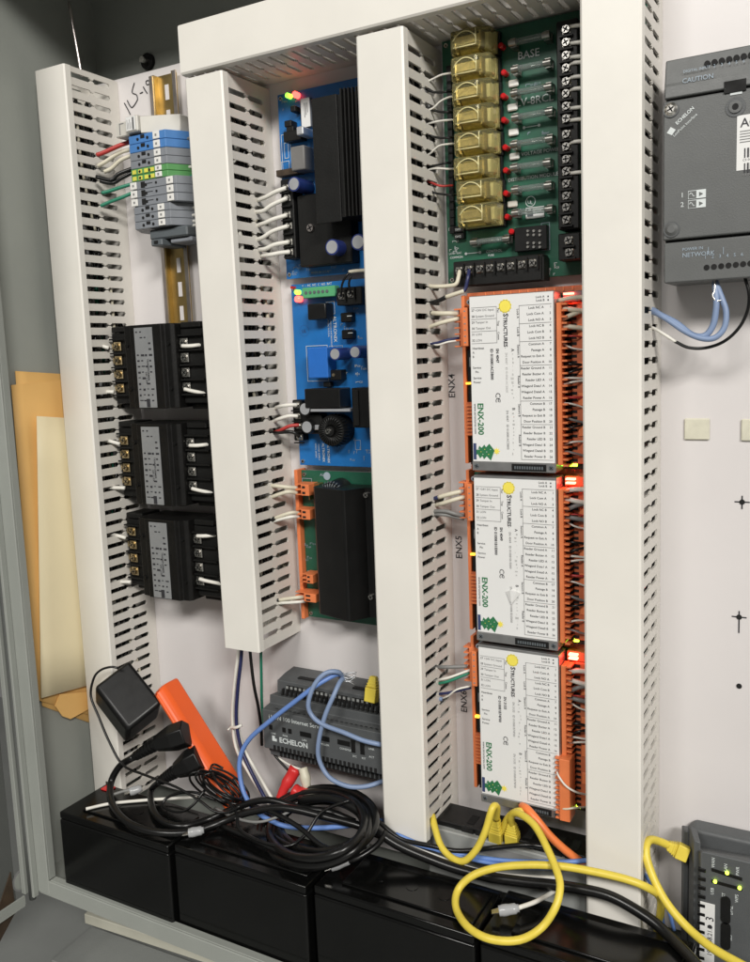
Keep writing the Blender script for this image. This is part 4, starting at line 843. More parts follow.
for lab, m, r, P in (('cream sleeved wire at the top plug of the top controller', WCRM, .0020, [(431, 313, -.034), (440, 313.5, -.038), (450, 313.5, -.038), (457, 314, -.032)]),
    ('black wire feeding the cream sleeve of the top controller', RUB, .0020, [(420, 312, -.020), (426, 312.5, -.030), (432, 313, -.035)]),
    ('plain cream wire curving up to the top controller plug', WCRM, .0019, [(423, 331, -.030), (431, 326.5, -.036), (444, 322, -.038), (459, 318.5, -.032)]),
    ('navy wire of the twisted pair at the top controller', WNAV, .0011, [(416, 342, -.025), (426, 344, -.034), (436, 343, -.037), (447, 340, -.037), (459, 338, -.030)]),
    ('white wire of the twisted pair at the top controller', WWHT, .0009, [(417, 345, -.025), (428, 342, -.034), (437, 345, -.037), (448, 342, -.037), (459, 340.5, -.030)]),
    ('navy wire feeding the sleeve at the middle controller', WNAV, .0019, [(418, 505, -.025), (428, 501, -.034), (439, 497, -.038)]),
    ('cream sleeve at the top plug of the middle controller', WCRM, .0020, [(438.5, 497.2, -.038), (450, 494, -.038), (461, 491.5, -.034)]),
    ('plain cream wire at the middle controller plug', WCRM, .0019, [(436, 505, -.034), (444, 503, -.038), (455, 499.5, -.038), (465, 497, -.032)]),
    ('upper grey wire at the middle controller plug', WGRY, .0018, [(419, 517, -.028), (430, 512, -.036), (444, 511, -.038), (454, 513.5, -.037), (464, 516.5, -.030)]),
    ('lower grey wire at the middle controller plug', WGRY, .0015, [(421, 519, -.028), (432, 515, -.036), (446, 515, -.037), (464, 519, -.030)]),
    ('dark grey wire at the top plug of the lowest controller', WGRY, .0018, [(423, 673, -.028), (433, 667.5, -.036), (449, 667, -.038), (467, 666.3, -.032)]),
    ('green wire at the lowest controller plug', WGRN, .0014, [(423, 687, -.028), (436, 684, -.036), (449, 681, -.038), (470, 672.5, -.032)]),
    ('white wire beside the green wire at the lowest controller plug', WWHT, .0012, [(423, 685, -.028), (436, 680.5, -.037), (449, 677.5, -.039), (470, 670, -.033)]),
    ('navy wire at the lowest controller plug', WNAV, .0013, [(423, 693, -.025), (435, 694, -.035), (450, 692.5, -.038), (471, 687.5, -.032)]),
    ('thin white wire wrapped round the navy wire at the lowest controller', WWHT, .0009, [(440, 699, -.032), (448, 696, -.038), (457, 689.5, -.040), (471, 686, -.033)]),
    ('grey blue cable end in the duct slot at the lowest controller', WGBL, .0020, [(424, 700, -.028), (432, 698.5, -.034), (442, 699, -.036)])):
    wire(lab, m, r, P, GW)
def over(L_, r=.0034):
    out = []
    for p in L_:
        c = U(*p)
        out.append(UZ(p[0], p[1], -.166+r) if c.z < -.166+r and p[2] > -.166 and p[2] < -.08 else c)
    return out
# ------------------------------------------------------------------ batteries
ZB = -.166
for k, (x0, x1, lab) in enumerate(((-.5195, -.3715, 'leftmost glossy black battery, under the power adapter with a red tab on top'), (-.3695, -.2195, 'second glossy black battery from the left, under the coiled black cable'),
                                 (-.2155, -.0655, 'third glossy black battery, in front of the long duct beside the cable coil'), (-.0635, .0880, 'rightmost glossy black battery, under the loop of yellow cable'))):
    t = thing('battery', lab, 'battery', ((x0+x1)/2, -.128, ZF), 'batteries along the cabinet floor')
    yf = -.1605 + (.0, .005, .010, .014)[k]; yb = yf+.065
    MB().box((x0, yf, ZF+.0005), (x1, yb, ZB-.010), BATT, .0025, 3).build('case', t)
    q = MB(); q.box((x0+.0006, yf+.0006, ZB-.0098), (x1-.0006, yb-.0006, ZB-.0022), BATT, .0015, 2).box((x0+.022, yf+.012, ZB-.0022), (x1-.006, yb-.012, ZB), BATT, .001, 2); q.build('lid', t)
    for j, (yy, m) in enumerate(((yb-.008, REDV),) if k == 0 else ()):
        q = MB(); q.box((x0+.006, yy-.005, ZB-.0022), (x0+.018, yy+.005, ZB-.0005), m, .0004).box((x0+.009, yy-.0004, ZB-.0005), (x0+.0155, yy+.0004, ZB+.006), CHROME); q.build('terminal_tab', t)
    if k in (0, 2):
        for i_ in range(3): q = MB(); q.cyl((x0+.05+i_*.03, (yf+yb)/2, ZB), (x0+.05+i_*.03, (yf+yb)/2, ZB+.0004), .005, BATT, seg=20); q.build('vent_cap', t)
# ------------------------------------------------------------------ grey server below the short duct
sv = thing('internet_server', 'dark grey stepped server module with blue cables, below the blue boards', 'server', (-.26, 0, -.12))
x0, x1 = -.3285, -.1890
zA, zB_, zC, zD, zE, zF = U(289, 672, -.014).z, U(277.5, 680, -.032).z, U(278.4, 692, -.032).z, U(270.6, 694.5, -.046).z, U(271.5, 703, -.046).z, U(262, 709, -.060).z
zG = U(262.8, 747, -.060).z
q = MB(); q.prism([(-.002, zA+.002), (-.018, zA), (-.032, zB_), (-.032, zC), (-.046, zD), (-.046, zE), (-.060, zF), (-.060, zG), (-.050, zG-.004), (-.050, zG-.012), (-.034, zG-.013), (-.034, zG-.022), (-.002, zG-.022)], 'x', x0, x1, DGREY, .0005); q.build('housing', sv)
q = MB(); 
for k in range(24):
    x = x0+.010+k*.0052; q.prism([(x, zC-.003), (x+.0018, zC-.003), (x+.004, zD+.006), (x+.0022, zD+.006)], 'y', -.0385, -.0415, HOLE)
q.build('vent_row', sv)
q = MB()
for k in range(22):
    x = x0+.013+k*.0054; z_ = (zE+zF)/2; q.add([(x, -.0520, zE-.0018), (x+.0022, -.0520, zE-.0018), (x+.0042, -.0585, zF+.0024), (x+.0020, -.0585, zF+.0024)], [(0, 1, 2, 3)], HOLE)
q.T = Matrix.Translation(V((0, -.0012, .0012))); q.T = Matrix(); bmesh.ops.translate(q.bm, verts=q.bm.verts[:], vec=(0, -.0013, .0013)); q.build('vent_row', sv)
q = MB()
for k in range(25): q.box((x0+.012+k*.0048, -.0601, zG+.0005), (x0+.0145+k*.0048, -.0607, zG+.0050), HOLE).box((x0+.012+k*.0048, -.0501, zG-.011), (x0+.0148+k*.0048, -.0507, zG-.005), HOLE)
q.build('terminal_slots', sv)
q = MB()
for k in range(4): q.box((x0+.012+k*.026, -.0321, zB_-.010), (x0+.032+k*.026, -.0331, zB_-.0035), HOLE)
for k in range(20): q.box((x0+.012+k*.0052, -.0332, zB_-.0065), (x0+.0145+k*.0052, -.0340, zB_-.0040), LGREY)
q.box((x0+.02, -.019, zA+.0002), (x0+.05, -.024, zA-.0015), HOLE).box((x0+.085, -.019, zA+.0002), (x0+.115, -.024, zA-.0015), HOLE); q.build('socket_row', sv)
q = MB(); Ys = -.0604
q.text('i.LON 100 Internet Server', (x0+.008, Ys, zF-.008), .0060, SILK)
q.text('*ECHELON', (x0+.0195, Ys, zG+.0095), .0075, SILK); q.box((x0+.011, Ys, zG+.0095), (x0+.0165, Ys-.0001, zG+.0150), SILK).box((x0+.0145, Ys-.0002, zG+.0125), (x0+.0175, Ys-.0003, zG+.0155), DGREY)
for x, s_ in ((.010, 'LINE'), (.024, 'PWR'), (.047, 'LAN'), (.068, 'MODEM'), (.090, 'CONSOLE')): q.text(s_, (x0+x, Ys, zF-.0240), .0028, SILK)
for k in range(2): q.text(('1', '2')[k], (x0+.104+k*.010, Ys, zF-.010), .0034, SILK); q.text(('SVC', 'RST')[k], (x0+.104+k*.010, Ys, zF-.029), .0026, SILK)
for k in range(3): q.text(('WINK', 'LINK', 'ACT')[k], (x0+.122, Ys, zF-.010-k*.008), .0028, SILK)
q.build('printed_text', sv)
q = MB()
for x, w_ in ((.008, .004), (.024, .004), (.031, .004), (.045, .013), (.067, .012), (.088, .014)): q.box((x0+x, -.0603, zF-.0195), (x0+x+w_, -.0608, zF-.0145), BLK, .0002)
for k in range(2): q.box((x0+.103+k*.010, -.0603, zF-.0245), (x0+.1075+k*.010, -.0610, zF-.0120), BLK, .0003)
q.build('lamp_window', sv)
yl = U(372, 690, -.040)
def rj45(label, A, B, r=.0052, m=None, body=None):
    q = MB(); A, B = V(A), V(B); d = (B-A).normalized(); s_ = d.cross(V((0, -1, .3))).normalized(); n = d.cross(s_)
    def pts_(t, a, b): return [A+d*t+s_*(a*i)+n*(b*j) for i, j in ((-1, -1), (1, -1), (1, 1), (-1, 1))]
    L_ = (B-A).length
    q.hull(pts_(0, .0058, .0042)+pts_(L_*.55, .0060, .0046), m or WYEL, .0008); q.hull(pts_(L_*.55, .0052, .004)+pts_(L_, .0032, .0030), m or WYEL, .001)
    for k in range(4): t_ = L_*(.58+k*.1); q.hull(pts_(t_, .0056-.0006*k, .0044-.0004*k)+pts_(t_+.0009, .0056-.0006*k, .0044-.0004*k), m or WYEL, .0003, 1)
    return tag(q.build('network_plug'), label, 'plug', 'yellow network plugs')
rj45('yellow network plug standing in the top right corner of the grey server', U(371, 702, -.040), U(374, 676, -.034))
# ------------------------------------------------------------------ switch behind the rightmost batteries
sw = thing('network_switch', 'grey network switch with yellow plugs in its ports, low behind the batteries', 'switch', (-.06, 0, -.2))
zS = U(500, 842, -.052).z
MB().box((-.150, -.056, zS-.045), (-.004, -.012, zS), LGREY, .001).build('case', sw)
q = MB(); q.box((-.148, -.0505, zS+.0001), (-.006, -.018, zS+.0055), BLK, .0008)
for k in range(8): q.box((-.118+k*.0135, -.0508, zS+.0004), (-.107+k*.0135, -.0514, zS+.0050), HOLE).box((-.116+k*.0135, -.045, zS+.0056), (-.109+k*.0135, -.030, zS+.0058), HOLE)
q.build('port_row', sw)
q = MB().box((-.100, -.0562, zS-.012), (-.040, -.0566, zS-.004), INKG); q.build('label_strip', sw)
rj45('left of two yellow network plugs in the switch below the lowest controller', U(496.5, 845, -.050), U(495.5, 818, -.056))
rj45('right of two yellow network plugs in the switch below the lowest controller', U(512.5, 846, -.050), U(512, 823, -.053))
q = MB(); q.hull([U(x, y, Y) for x, y, Y in ((446, 834, -.05), (456, 827, -.05), (465, 829, -.05), (468, 836, -.05), (459, 841, -.05), (446, 839, -.05), (446, 834, -.035), (456, 827, -.035), (466, 829, -.035), (468, 838, -.035), (446, 840, -.035))], BLK, .001)
tag(q.build('power_connector'), 'small black power connector lying at the foot of the duct left of the switch', 'connector')
# ------------------------------------------------------------------ power strip, adapter and plugs
q = MB(); ax = (U(236, 792, -.060)-U(170, 686, -.060)); A = U(170, 686, -.060); ax.y = 0; Lx = ax.length; e1 = ax.normalized(); e2 = V((-e1.z, 0, e1.x))
if e2.x < 0: e2 = -e2
def sp(a, b, y): p_ = A+e1*a+e2*b; return V((p_.x, y, p_.z))
ps = thing('power_strip', 'orange power strip leaning behind the black adapter and plugs', 'power strip', (A.x+ax.x/2, -.05, A.z+ax.z), None)
q.hull([sp(a, b, y) for a, b, y in ((-.004, -.004, -.050), (-.004, .007, -.050), (Lx+.012, -.005, -.050), (Lx+.012, .007, -.050), (0, -.009, -.055), (Lx+.012, -.009, -.055), (-.002, -.009, -.074), (0, -.003, -.082), (0, .003, -.082), (-.004, .007, -.074), (Lx+.012, -.009, -.074), (Lx+.012, -.003, -.082), (Lx+.012, .003, -.082), (Lx+.012, .007, -.074))], REDO, .003, 3); q.build('housing', ps)
q = MB()
for k in range(3): 
    c0 = sp(.018+k*.033, -.0093, -.064); q.T = Matrix.Translation(c0) @ Matrix(((e2.x, 0, e1.x, 0), (0, 1, 0, 0), (e2.z, 0, e1.z, 0), (0, 0, 0, 1))); q.box((-.0006, -.009, -.014), (0, .008, .014), ORGD, .001)
q.T = Matrix(); q.build('outlet', ps)
ad = thing('power_adapter', 'black block power adapter plugged in at the top end of the orange strip', 'adapter', U(130, 740, -.08))
A_, B_, D_ = U(129, 659, -.070), U(163, 702, -.074), U(94, 686, -.104); C_ = B_+D_-A_; E_ = U(126, 746, -.098)-C_
q = MB(); ctr = (A_+C_)/2; q.hull([A_, B_, C_, D_]+[ctr+(p_-ctr)*.96+E_ for p_ in (A_, B_, C_, D_)], BLK, .0045, 4); q.build('housing', ad)
wire('thin black adapter cord looping down from the adapter to the tangle', RUB, .0013, [(118, 668, -.088), (111, 667, -.092), (101, 670, -.096), (94, 678, -.100), (91, 696, -.104), (99, 717, -.108), (109, 741, -.112), (123, 765, -.116), (145, 775, -.118), (176, 787, -.118), (200, 801, -.118), (214, 811, -.118), (228, 812, -.114), (240, 806, -.110)], 'power cords', 'mains_cable', 'cord')
def mains_plug(label, p0, p1, p2, Y):  # body, relief, cable end
    t = thing('power_plug', label, 'plug', U(*p1, Y), 'black power plugs in the orange strip'); A, B, C = U(*p0, Y+.012), U(*p1, Y), U(*p2, Y-.006)
    d = (B-A).normalized(); s_ = d.cross(V((0, 1, 0))).normalized(); n = d.cross(s_)
    def ring(p, a, b): return [p+s_*(a*math.cos(k*math.pi/3))+n*(b*math.sin(k*math.pi/3)) for k in range(6)]
    q = MB(); q.hull(ring(A, .0145, .0125)+ring(A+(B-A)*.45, .0145, .0125)+ring(B, .0085, .0085), BLK, .0012, 2); q.build('plug_body', t)
    q = MB(); L_ = (C-B).length; dd = (C-B)/L_; q.cyl(B-dd*.002, C, .0060, BLK, .0042, 14)
    for k in range(6): m_ = B+dd*(L_*(.1+.15*k)); q.cyl(m_, m_+dd*.0018, .0072-.0004*k, BLK, seg=14)
    q.build('strain_relief', t)
    return C
C1 = mains_plug('upper black mains plug in the orange strip, under the adapter', (187, 733), (156, 744), (134, 757), -.094)
C2 = mains_plug('lower black mains plug in the orange strip, nearest the batteries', (201, 757), (176, 771), (160, 781), -.090)
wire('thick black power cord looping over the leftmost battery from the upper plug', RUB, .0036, [C1]+over([(120, 766, -.102), (111, 783, -.108), (112, 803, -.116), (127, 822, -.126), (155, 832, -.130), (190, 832, -.126), (222, 822, -.116), (250, 812, -.106), (285, 808, -.098), (330, 818, -.090), (360, 826, -.086), (388, 838, -.080), (405, 836, -.060)], .0040), 'power cords', 'mains_cable', 'cord', 10)
wire('black power cord from the lower plug sagging behind the first cord', RUB, .0033, [C2]+over([(151, 791, -.094), (153, 810, -.102), (164, 822, -.108), (184, 826, -.108), (212, 818, -.104), (240, 806, -.098), (268, 800, -.092), (300, 808, -.086), (330, 812, -.08), (355, 822, -.075)], .0040), 'power cords', 'mains_cable', 'cord', 10)
mb = MB(); rn = random.Random(2)
for k in range(9):
    P_ = []; ph = rn.random()*6; cx, cy = 218+rn.uniform(-5, 9), 786+rn.uniform(-5, 8); ra, rb_ = rn.uniform(12, 24), rn.uniform(8, 18)
    for i in range(10):
        a_ = ph+i*.62; P_.append((cx+math.cos(a_)*ra+math.sin(a_)*8, cy+math.sin(a_)*rb_+math.cos(a_)*6, -.098+.012*math.sin(a_*1.3)+k*.0012))
    mb.tube(P_, .00115, RUB, 6, 4)
tag(mb.build('cord_tangle'), 'tangle of thin black cord bunched at the lower end of the orange strip', 'cord')
wire('white wire with black marks lying across the leftmost battery', WWHT, .0017, [UZ(86, 809, ZB+.002), UZ(111, 803.5, ZB+.002), UZ(147, 800, ZB+.0022), UZ(172, 798.5, ZB+.003), UZ(197, 797, ZB+.008)], 'battery leads')
def spade(label, A, B, m=CLEAR):
    A, B = V(A), V(B); d = (B-A).normalized(); t = thing('spade_connector', label, 'connector', A, 'crimp connectors on battery leads')
    q = MB(); q.tube([A, A+(B-A)*.2, A+(B-A)*.7, B], [.0042, .0046, .0042, .003], m, 12, 3); q.build('sleeve', t)
    q = MB(); s_ = d.cross(V((0, 0, 1))).normalized(); q.hull([A-d*.006+s_*.003, A-d*.006-s_*.003, A+s_*.0032+V((0, 0, .0008)), A-s_*.0032+V((0, 0, .0008)), A-d*.006+s_*.003+V((0, 0, .0008)), A+s_*.0032, A-s_*.0032], CHROME); q.build('blade', t); return B
spade('clear sleeved connector on the leftmost battery, near the red tab', UZ(130, 792, ZB+.006), UZ(142, 788, ZB+.008))
spade('clear sleeved connector on the left corner of the second battery', UZ(189, 833, ZB+.006), UZ(204, 830, ZB+.008))
spade('clear sleeved connector on the third battery at the end of a white wire', UZ(331, 867, ZB+.006), UZ(352, 858.5, ZB+.012))
spade('clear sleeved connector inside the yellow cable loop', UZ(499, 911, ZB+.006), UZ(519, 908, ZB+.009))
B_ = UZ(352, 858.5, ZB+.012)
wire('white wire from the connector on the third battery curving up to the coil', WWHT, .0019, [B_, UZ(366, 852, ZB+.015), UZ(376, 845, ZB+.014), UZ(381, 840, ZB+.012)], 'battery leads')
wire('white wire from the connector inside the yellow loop', WWHT, .0019, [UZ(518, 908, ZB+.009), UZ(535, 902, ZB+.009), UZ(548, 895, ZB+.006), UZ(557, 889, ZB+.0025)], 'battery leads')
wire('grey blue wire crossing the leftmost battery from its connector', WGRY, .0016, [UZ(141, 788, ZB+.008), UZ(128, 790, ZB+.007), UZ(112, 795, ZB+.004)], 'battery leads')
# red and cream crimp connectors below the server
for lab, P_, m in (('large red crimp connector hanging below the server', [(296, 768, -.044), (291, 777, -.048), (285, 787, -.054), (279, 800, -.060)], REDV), ('cream crimp connector beside the large red one', [(303, 768, -.046), (305, 776, -.048), (307, 788, -.050)], WCRM), ('small red crimp connector under the cream one', [(294, 790, -.056), (300, 793, -.056), (308, 793, -.056)], REDV)):
    q = MB(); q.tube(P_, [.0066, .0062, .0062, .0048, .0042] if m is REDV else [.0048, .0054, .0044], m, 12, 3); tag(q.build('crimp_connector'), lab, 'connector', 'crimp connectors below the server')
wire('thin black wire running down into the large red connector', RUB, .0013, [(270, 748, -.046), (277, 758, -.045), (288, 770, -.045)], 'wires below the server')
wire('thin white wire running down into the cream connector', WWHT, .0012, [(276, 756, -.043), (288, 764, -.044), (302, 770, -.046)], 'wires below the server')
q = MB(); q.tube([UZ(341, 853, ZB+.008), UZ(347, 850, ZB+.008), UZ(352, 848, ZB+.008)], .0042, REDV, 10, 3); tag(q.build('crimp_connector'), 'red crimp connector lying on the battery inside the cable coil', 'connector', 'crimp connectors below the server')
q = MB(); q.tube([UZ(352, 847, ZB+.008), UZ(359, 844, ZB+.009), UZ(368, 842, ZB+.009)], .0038, CLEAR, 10, 3); tag(q.build('crimp_connector'), 'clear crimp sleeve lying beside the red connector inside the coil', 'connector', 'crimp connectors below the server')
# bundle below the short duct
GW = 'wires hanging from the short duct'
for lab, m, r, P_ in (('left white wire with black marks hanging from the short duct', WWHT, .0018, [(239, 640, -.045), (238, 655, -.045), (234, 690, -.043), (232.5, 718, -.042), (236, 747, -.044), (248, 771, -.050), (264, 797, -.060), (272, 808, -.070)]),
    ('right white wire curving down to the batteries from the short duct', WWHT, .0018, [(241, 640, -.045), (241, 655, -.045), (238, 690, -.042), (237.5, 722, -.041), (244, 748, -.044), (257, 772, -.050), (273, 800, -.062)]),
    ('navy wire between the two white wires under the short duct', WNAV, .0019, [(242, 640, -.047), (241, 660, -.048), (237.5, 692, -.047), (236.5, 722, -.046), (242, 750, -.048), (253, 775, -.054), (266, 800, -.062)]),
    ('black wire hanging from the short duct beside the server', RUB, .0017, [(250, 640, -.040), (250.5, 655, -.040), (254, 685, -.038), (258, 705, -.034), (261, 725, -.030), (262, 745, -.026)]),
    ('green wire hanging from the short duct beside the server', WGRN, .0015, [(261, 640, -.040), (261, 655, -.040), (261.5, 680, -.034), (262, 705, -.026), (264, 725, -.016)])):
    wire(lab, m, r, P_, GW)
q = MB(); a, b = U(231, 727, -.046), U(241, 725, -.046); q.tube([U(230.5, 727, -.043), U(236, 727.5, -.049), U(242, 725, -.046)], .0016, WWHT, 8, 4); q.tube([U(231, 727, -.044), U(228, 730, -.050)], .0009, WWHT, 6); tag(q.build('cable_tie'), 'white cable tie round the wires under the short duct', 'cable tie')
# server cables
GW = 'blue cables at the server'
for lab, m, r, P_ in (('blue cable running from the server down left and under the coil', WBLU, .0024, [(342, 676, -.042), (336, 674.5, -.050), (317, 685, -.064), (297, 700, -.070), (270, 721, -.074), (248, 741, -.078), (239.6, 762, -.082), (243, 790, -.088), (255, 810, -.094), (270, 820, -.096), (288, 826.5, -.094), (315, 828, -.088), (345, 826, -.080), (370, 822, -.070), (392, 820, -.045)]),
    ('pale blue cable curling over the server and into the long duct', WGBL, .0023, [(343, 677, -.042), (338, 672, -.052), (326, 673, -.060), (315, 684, -.066), (308.5, 702, -.070), (311, 714, -.070), (322, 724, -.070), (345, 733, -.070), (362, 740, -.069), (378, 744, -.066), (392, 746, -.050)]),
    ('blue cable hanging in a loop below the right end of the server', WGBL, .0023, [(344, 678, -.042), (340, 682, -.052), (334, 695, -.062), (325, 716, -.068), (319, 740, -.070), (319, 759, -.070), (329, 777, -.070), (347, 786, -.068), (365, 786.5, -.062), (384, 781, -.050)])):
    wire(lab, m, r, P_, GW, 'network_cable', 'cable', 9)
mb = MB(); rn = random.Random(5)
for k in range(10): mb.tube([(340+rn.uniform(-2, 2), 677+rn.uniform(-2, 2), -.045), (346+rn.uniform(-2, 4), 677+rn.uniform(-5, 5), -.044), (350+rn.uniform(-2, 7), 678+rn.uniform(-6, 8), -.040)], .0005, CAPT, 5, 3)
o = tag(mb.build('bare_strands'), 'silver bare strands where the blue cables end on the server', 'wire strands'); o['kind'] = 'stuff'
# coiled black cable and its long tail
P_ = []; rn = random.Random(11)
for i in range(0, 62):
    a_ = i*.56-2.4; k = i/62; cx, cy = 318-3*math.sin(k*9), 828+2*math.cos(k*7); ra = 53-7*math.sin(k*13)-4*k; rb_ = 34-4.5*math.sin(k*11+1)
    px, py = cx+ra*math.cos(a_), cy+rb_*math.sin(a_)-.10*ra*math.cos(a_); Y = -.098-.045*math.sin(a_)+.006*math.sin(k*17)-.012*(k-.5)
    P_.append((px, py, Y))
mb = MB(); mb.tube(P_, .0037, RUB, 10, 4)
P2 = []
for i in range(0, 30):
    a_ = i*.6+1.0; k = i/30; px, py = 320+3*math.sin(k*9)+(45-5*math.sin(k*8))*math.cos(a_), 825+(27-4*math.sin(k*7))*math.sin(a_); P2.append((px, py, -.094-.040*math.sin(a_)+.008*math.sin(k*19)))
m2 = MB(); m2.tube(P2, .0026, RUB, 9, 4); tag(m2.build('coiled_cable'), 'thinner black cable wound inside the thick coil on the batteries', 'cable', 'black cables')
tag(mb.build('coiled_cable'), 'thick black cable coiled in loops on top of the second and third batteries', 'cable', 'black cables')
wire('long thick black cable running right across the batteries and duct to the bottom corner', RUB, .0043, over([(300, 800, -.08), (330, 798, -.08), (358, 810, -.085), (372, 826, -.090), (384, 836, -.092), (402, 847, -.092), (430, 859, -.090), (458, 869, -.088), (490, 877, -.086), (525, 882, -.084), (555, 885, -.083), (586, 890, -.0825), (614, 898, -.083), (648, 918, -.086), (670, 937, -.092), (694, 962, -.100), (720, 992, -.11)], .0045), 'black cables', 'power_cable', 'cable', 12)
wire('black cable beneath the coil sagging over the front of the batteries', RUB, .0026, over([(222, 826, -.10), (250, 838, -.112), (285, 854, -.128), (320, 863, -.130), (352, 860, -.122), (376, 846, -.105), (386, 832, -.09)], .0045), 'black cables', 'power_cable', 'cable', 9)
wire('dark wire between the blue and white ones in front of the long duct', RUB, .0022, [(372, 816, -.078), (400, 838, -.079), (432, 846, -.078), (460, 851, -.074), (500, 847, -.066), (530, 845, -.062), (560, 850, -.05)], 'wires low in front of the switch')
wire('blue wire low in front of the long duct and switch', WBLU, .0021, [(386, 832, -.078), (410, 842, -.078), (440, 850, -.076), (470, 856, -.072), (510, 861, -.068), (560, 862, -.064), (592, 860, -.05)], 'wires low in front of the switch')
wire('second blue wire behind the black cable near the switch', WBLU, .0018, [(396, 834, -.078), (425, 846, -.077), (455, 855, -.075), (495, 864, -.072), (540, 868, -.068), (590, 866, -.05)], 'wires low in front of the switch')
wire('white wire low in front of the long duct and switch', WWHT, .0019, [(380, 835, -.082), (405, 845, -.082), (435, 856, -.080), (460, 865, -.079), (485, 872, -.077), (515, 876, -.074), (560, 878, -.064)], 'wires low in front of the switch')
for lab, m, r, P_ in (('loose thin black cord from the tangle looping over the second battery', RUB, .0016, [(222, 795, -.100), (236, 812, -.110), (240, 830, -.122), (262, 842, -.128), (288, 846, -.126), (306, 834, -.110), (322, 812, -.095), (350, 800, -.085)]),
    ('thin black cord sagging from the tangle to the first battery top', RUB, .0014, [(205, 790, -.100), (192, 806, -.112), (178, 812, -.118), (163, 806, -.116), (170, 796, -.108), (192, 792, -.102), (216, 800, -.098)]),
    ('black cord crossing diagonally through the middle of the coil', RUB, .0024, [(252, 806, -.098), (276, 814, -.104), (300, 828, -.108), (322, 846, -.116), (346, 852, -.118), (366, 846, -.110)]),
    ('thin grey wire lying among the cords left of the coil', WGRY, .0014, [(215, 808, -.105), (236, 818, -.112), (258, 822, -.112), (280, 816, -.102), (296, 808, -.094)])):
    wire(lab, m, r, over(P_, r+.0008), 'loose cords over the batteries', 'loose_cord', 'cord')
# yellow and orange cables
GW = 'yellow network cables'
wire('yellow cable dipping from the long duct and rising past the lowest controller', WYEL, .0031, [(432, 815, -.055), (435, 828, -.066), (441, 846, -.076), (452, 858, -.082), (464, 861, -.084), (476, 850, -.082), (485, 832, -.078), (491, 812, -.074), (494, 806, -.070), (497, 808, -.064), (496, 819, -.057)], GW, 'network_cable', 'cable', 10)
wire('yellow cable making the big loop over the rightmost battery and into the duct slots', WYEL, .0031, over([(512, 824, -.053), (511, 818, -.058), (514, 813, -.062), (522, 815, -.068), (535, 826, -.076), (547, 848, -.090), (557, 872, -.104), (560, 888, -.114), (555, 908, -.124), (541, 928, -.132), (519, 940, -.136), (490, 939, -.136), (468, 927, -.132), (456, 908, -.126), (458, 890, -.118), (472, 876, -.110), (495, 868, -.103), (525, 865, -.098), (558, 866, -.094), (590, 871, -.090), (625, 879, -.086), (648, 888, -.080), (660, 898, -.066), (660, 915, -.058), (657, 930, -.05)], .0045), GW, 'network_cable', 'cable', 10)
wire('yellow cable dropping from the router plug and down to the bottom right corner', WYEL, .0033, over([(668, 845, -.036), (658, 841, -.042), (650, 840, -.05), (646, 846, -.058), (647, 860, -.064), (655, 882, -.070), (668, 905, -.076), (688, 928, -.082), (712, 948, -.086), (740, 964, -.088), (770, 980, -.088)], .0045), GW, 'network_cable', 'cable', 10)
wire('yellow cable stub arching between the two plugs on the switch', WYEL, .0026, [(503, 833, -.050), (506, 820, -.054), (514, 812, -.058), (524, 811, -.058), (530, 816, -.052)], GW, 'network_cable', 'cable', 10)
rj45('ribbed yellow network plug in the left side of the router', U(688, 855, -.034), U(667, 845, -.036))
wire('thick orange cable running from the lowest controller behind the right hand duct', WORG, .0035, [(522, 806, -.052), (527, 809, -.058), (536, 819, -.062), (549, 835, -.062), (565, 850, -.058), (584, 864, -.050), (600, 874, -.040)], 'orange cable', 'network_cable', 'cable', 10)
wire('left of two thin blue wires coming out of the duct by the router', WBLU, .0015, [(640, 868, -.050), (645, 875, -.056), (654, 889, -.058), (661, 905, -.058), (663, 925, -.056)], 'blue wires by the router')
wire('right of two thin blue wires coming out of the duct by the router', WBLU, .0015, [(641, 871, -.050), (650, 880, -.060), (662, 895, -.062), (669, 912, -.062), (674, 930, -.06)], 'blue wires by the router')
# ------------------------------------------------------------------ router
rt = thing('router', 'charcoal router with green lamps and a white sticker, bottom right corner', 'router', (.14, 0, -.26))
q = MB(); zT, zR = U(686, 826, -.010).z, U(702, 851, -.050).z; xL, xF = .0655, .0850
def rr(x, y, z): return V((x, y, z))
q.hull([rr(xL, -.0005, -.258), rr(xL, -.0005, zT-.006), rr(xL+.007, -.0005, zT+.004), rr(.22, -.0005, zT+.004), rr(.22, -.0005, -.258), rr(xL, -.016, -.258), rr(xL, -.016, zT-.008), rr(xL+.008, -.016, zT+.002), rr(.22, -.016, zT+.002), rr(.22, -.016, -.258)], DGREY, .003, 3)
q.hull([rr(xL+.004, -.0165, -.257), rr(xL+.004, -.0165, zT-.012), rr(.218, -.0165, zT-.003), rr(.218, -.0165, -.257), rr(xF, -.050, -.256), rr(xF, -.050, zR), rr(.216, -.050, zR), rr(.216, -.050, -.256)], DGREY, .0012, 2); q.build('housing', rt)
q = MB()
zr_ = U(682, 829, -.020).z; q.hull([rr(x_, y_, z_) for x_, y_ in ((xL-.0015, -.010), (xL+.002, -.022), (xL+.006, -.022), (xL+.004, -.010)) for z_ in (-.256, zr_-.002 if y_ > -.015 else zr_)], DGREY, .0008, 1)
q.hull([rr(xL+.007, -.026, zR+.006), rr(xF-.006, -.044, zR+.004), rr(xL+.007, -.026, -.256), rr(xF-.006, -.044, -.256), rr(xL+.013, -.026, zR+.004), rr(xF-.001, -.044, zR+.003), rr(xL+.013, -.026, -.256), rr(xF-.001, -.044, -.256)], DGREY, .0006, 1); q.build('side_rib', rt)
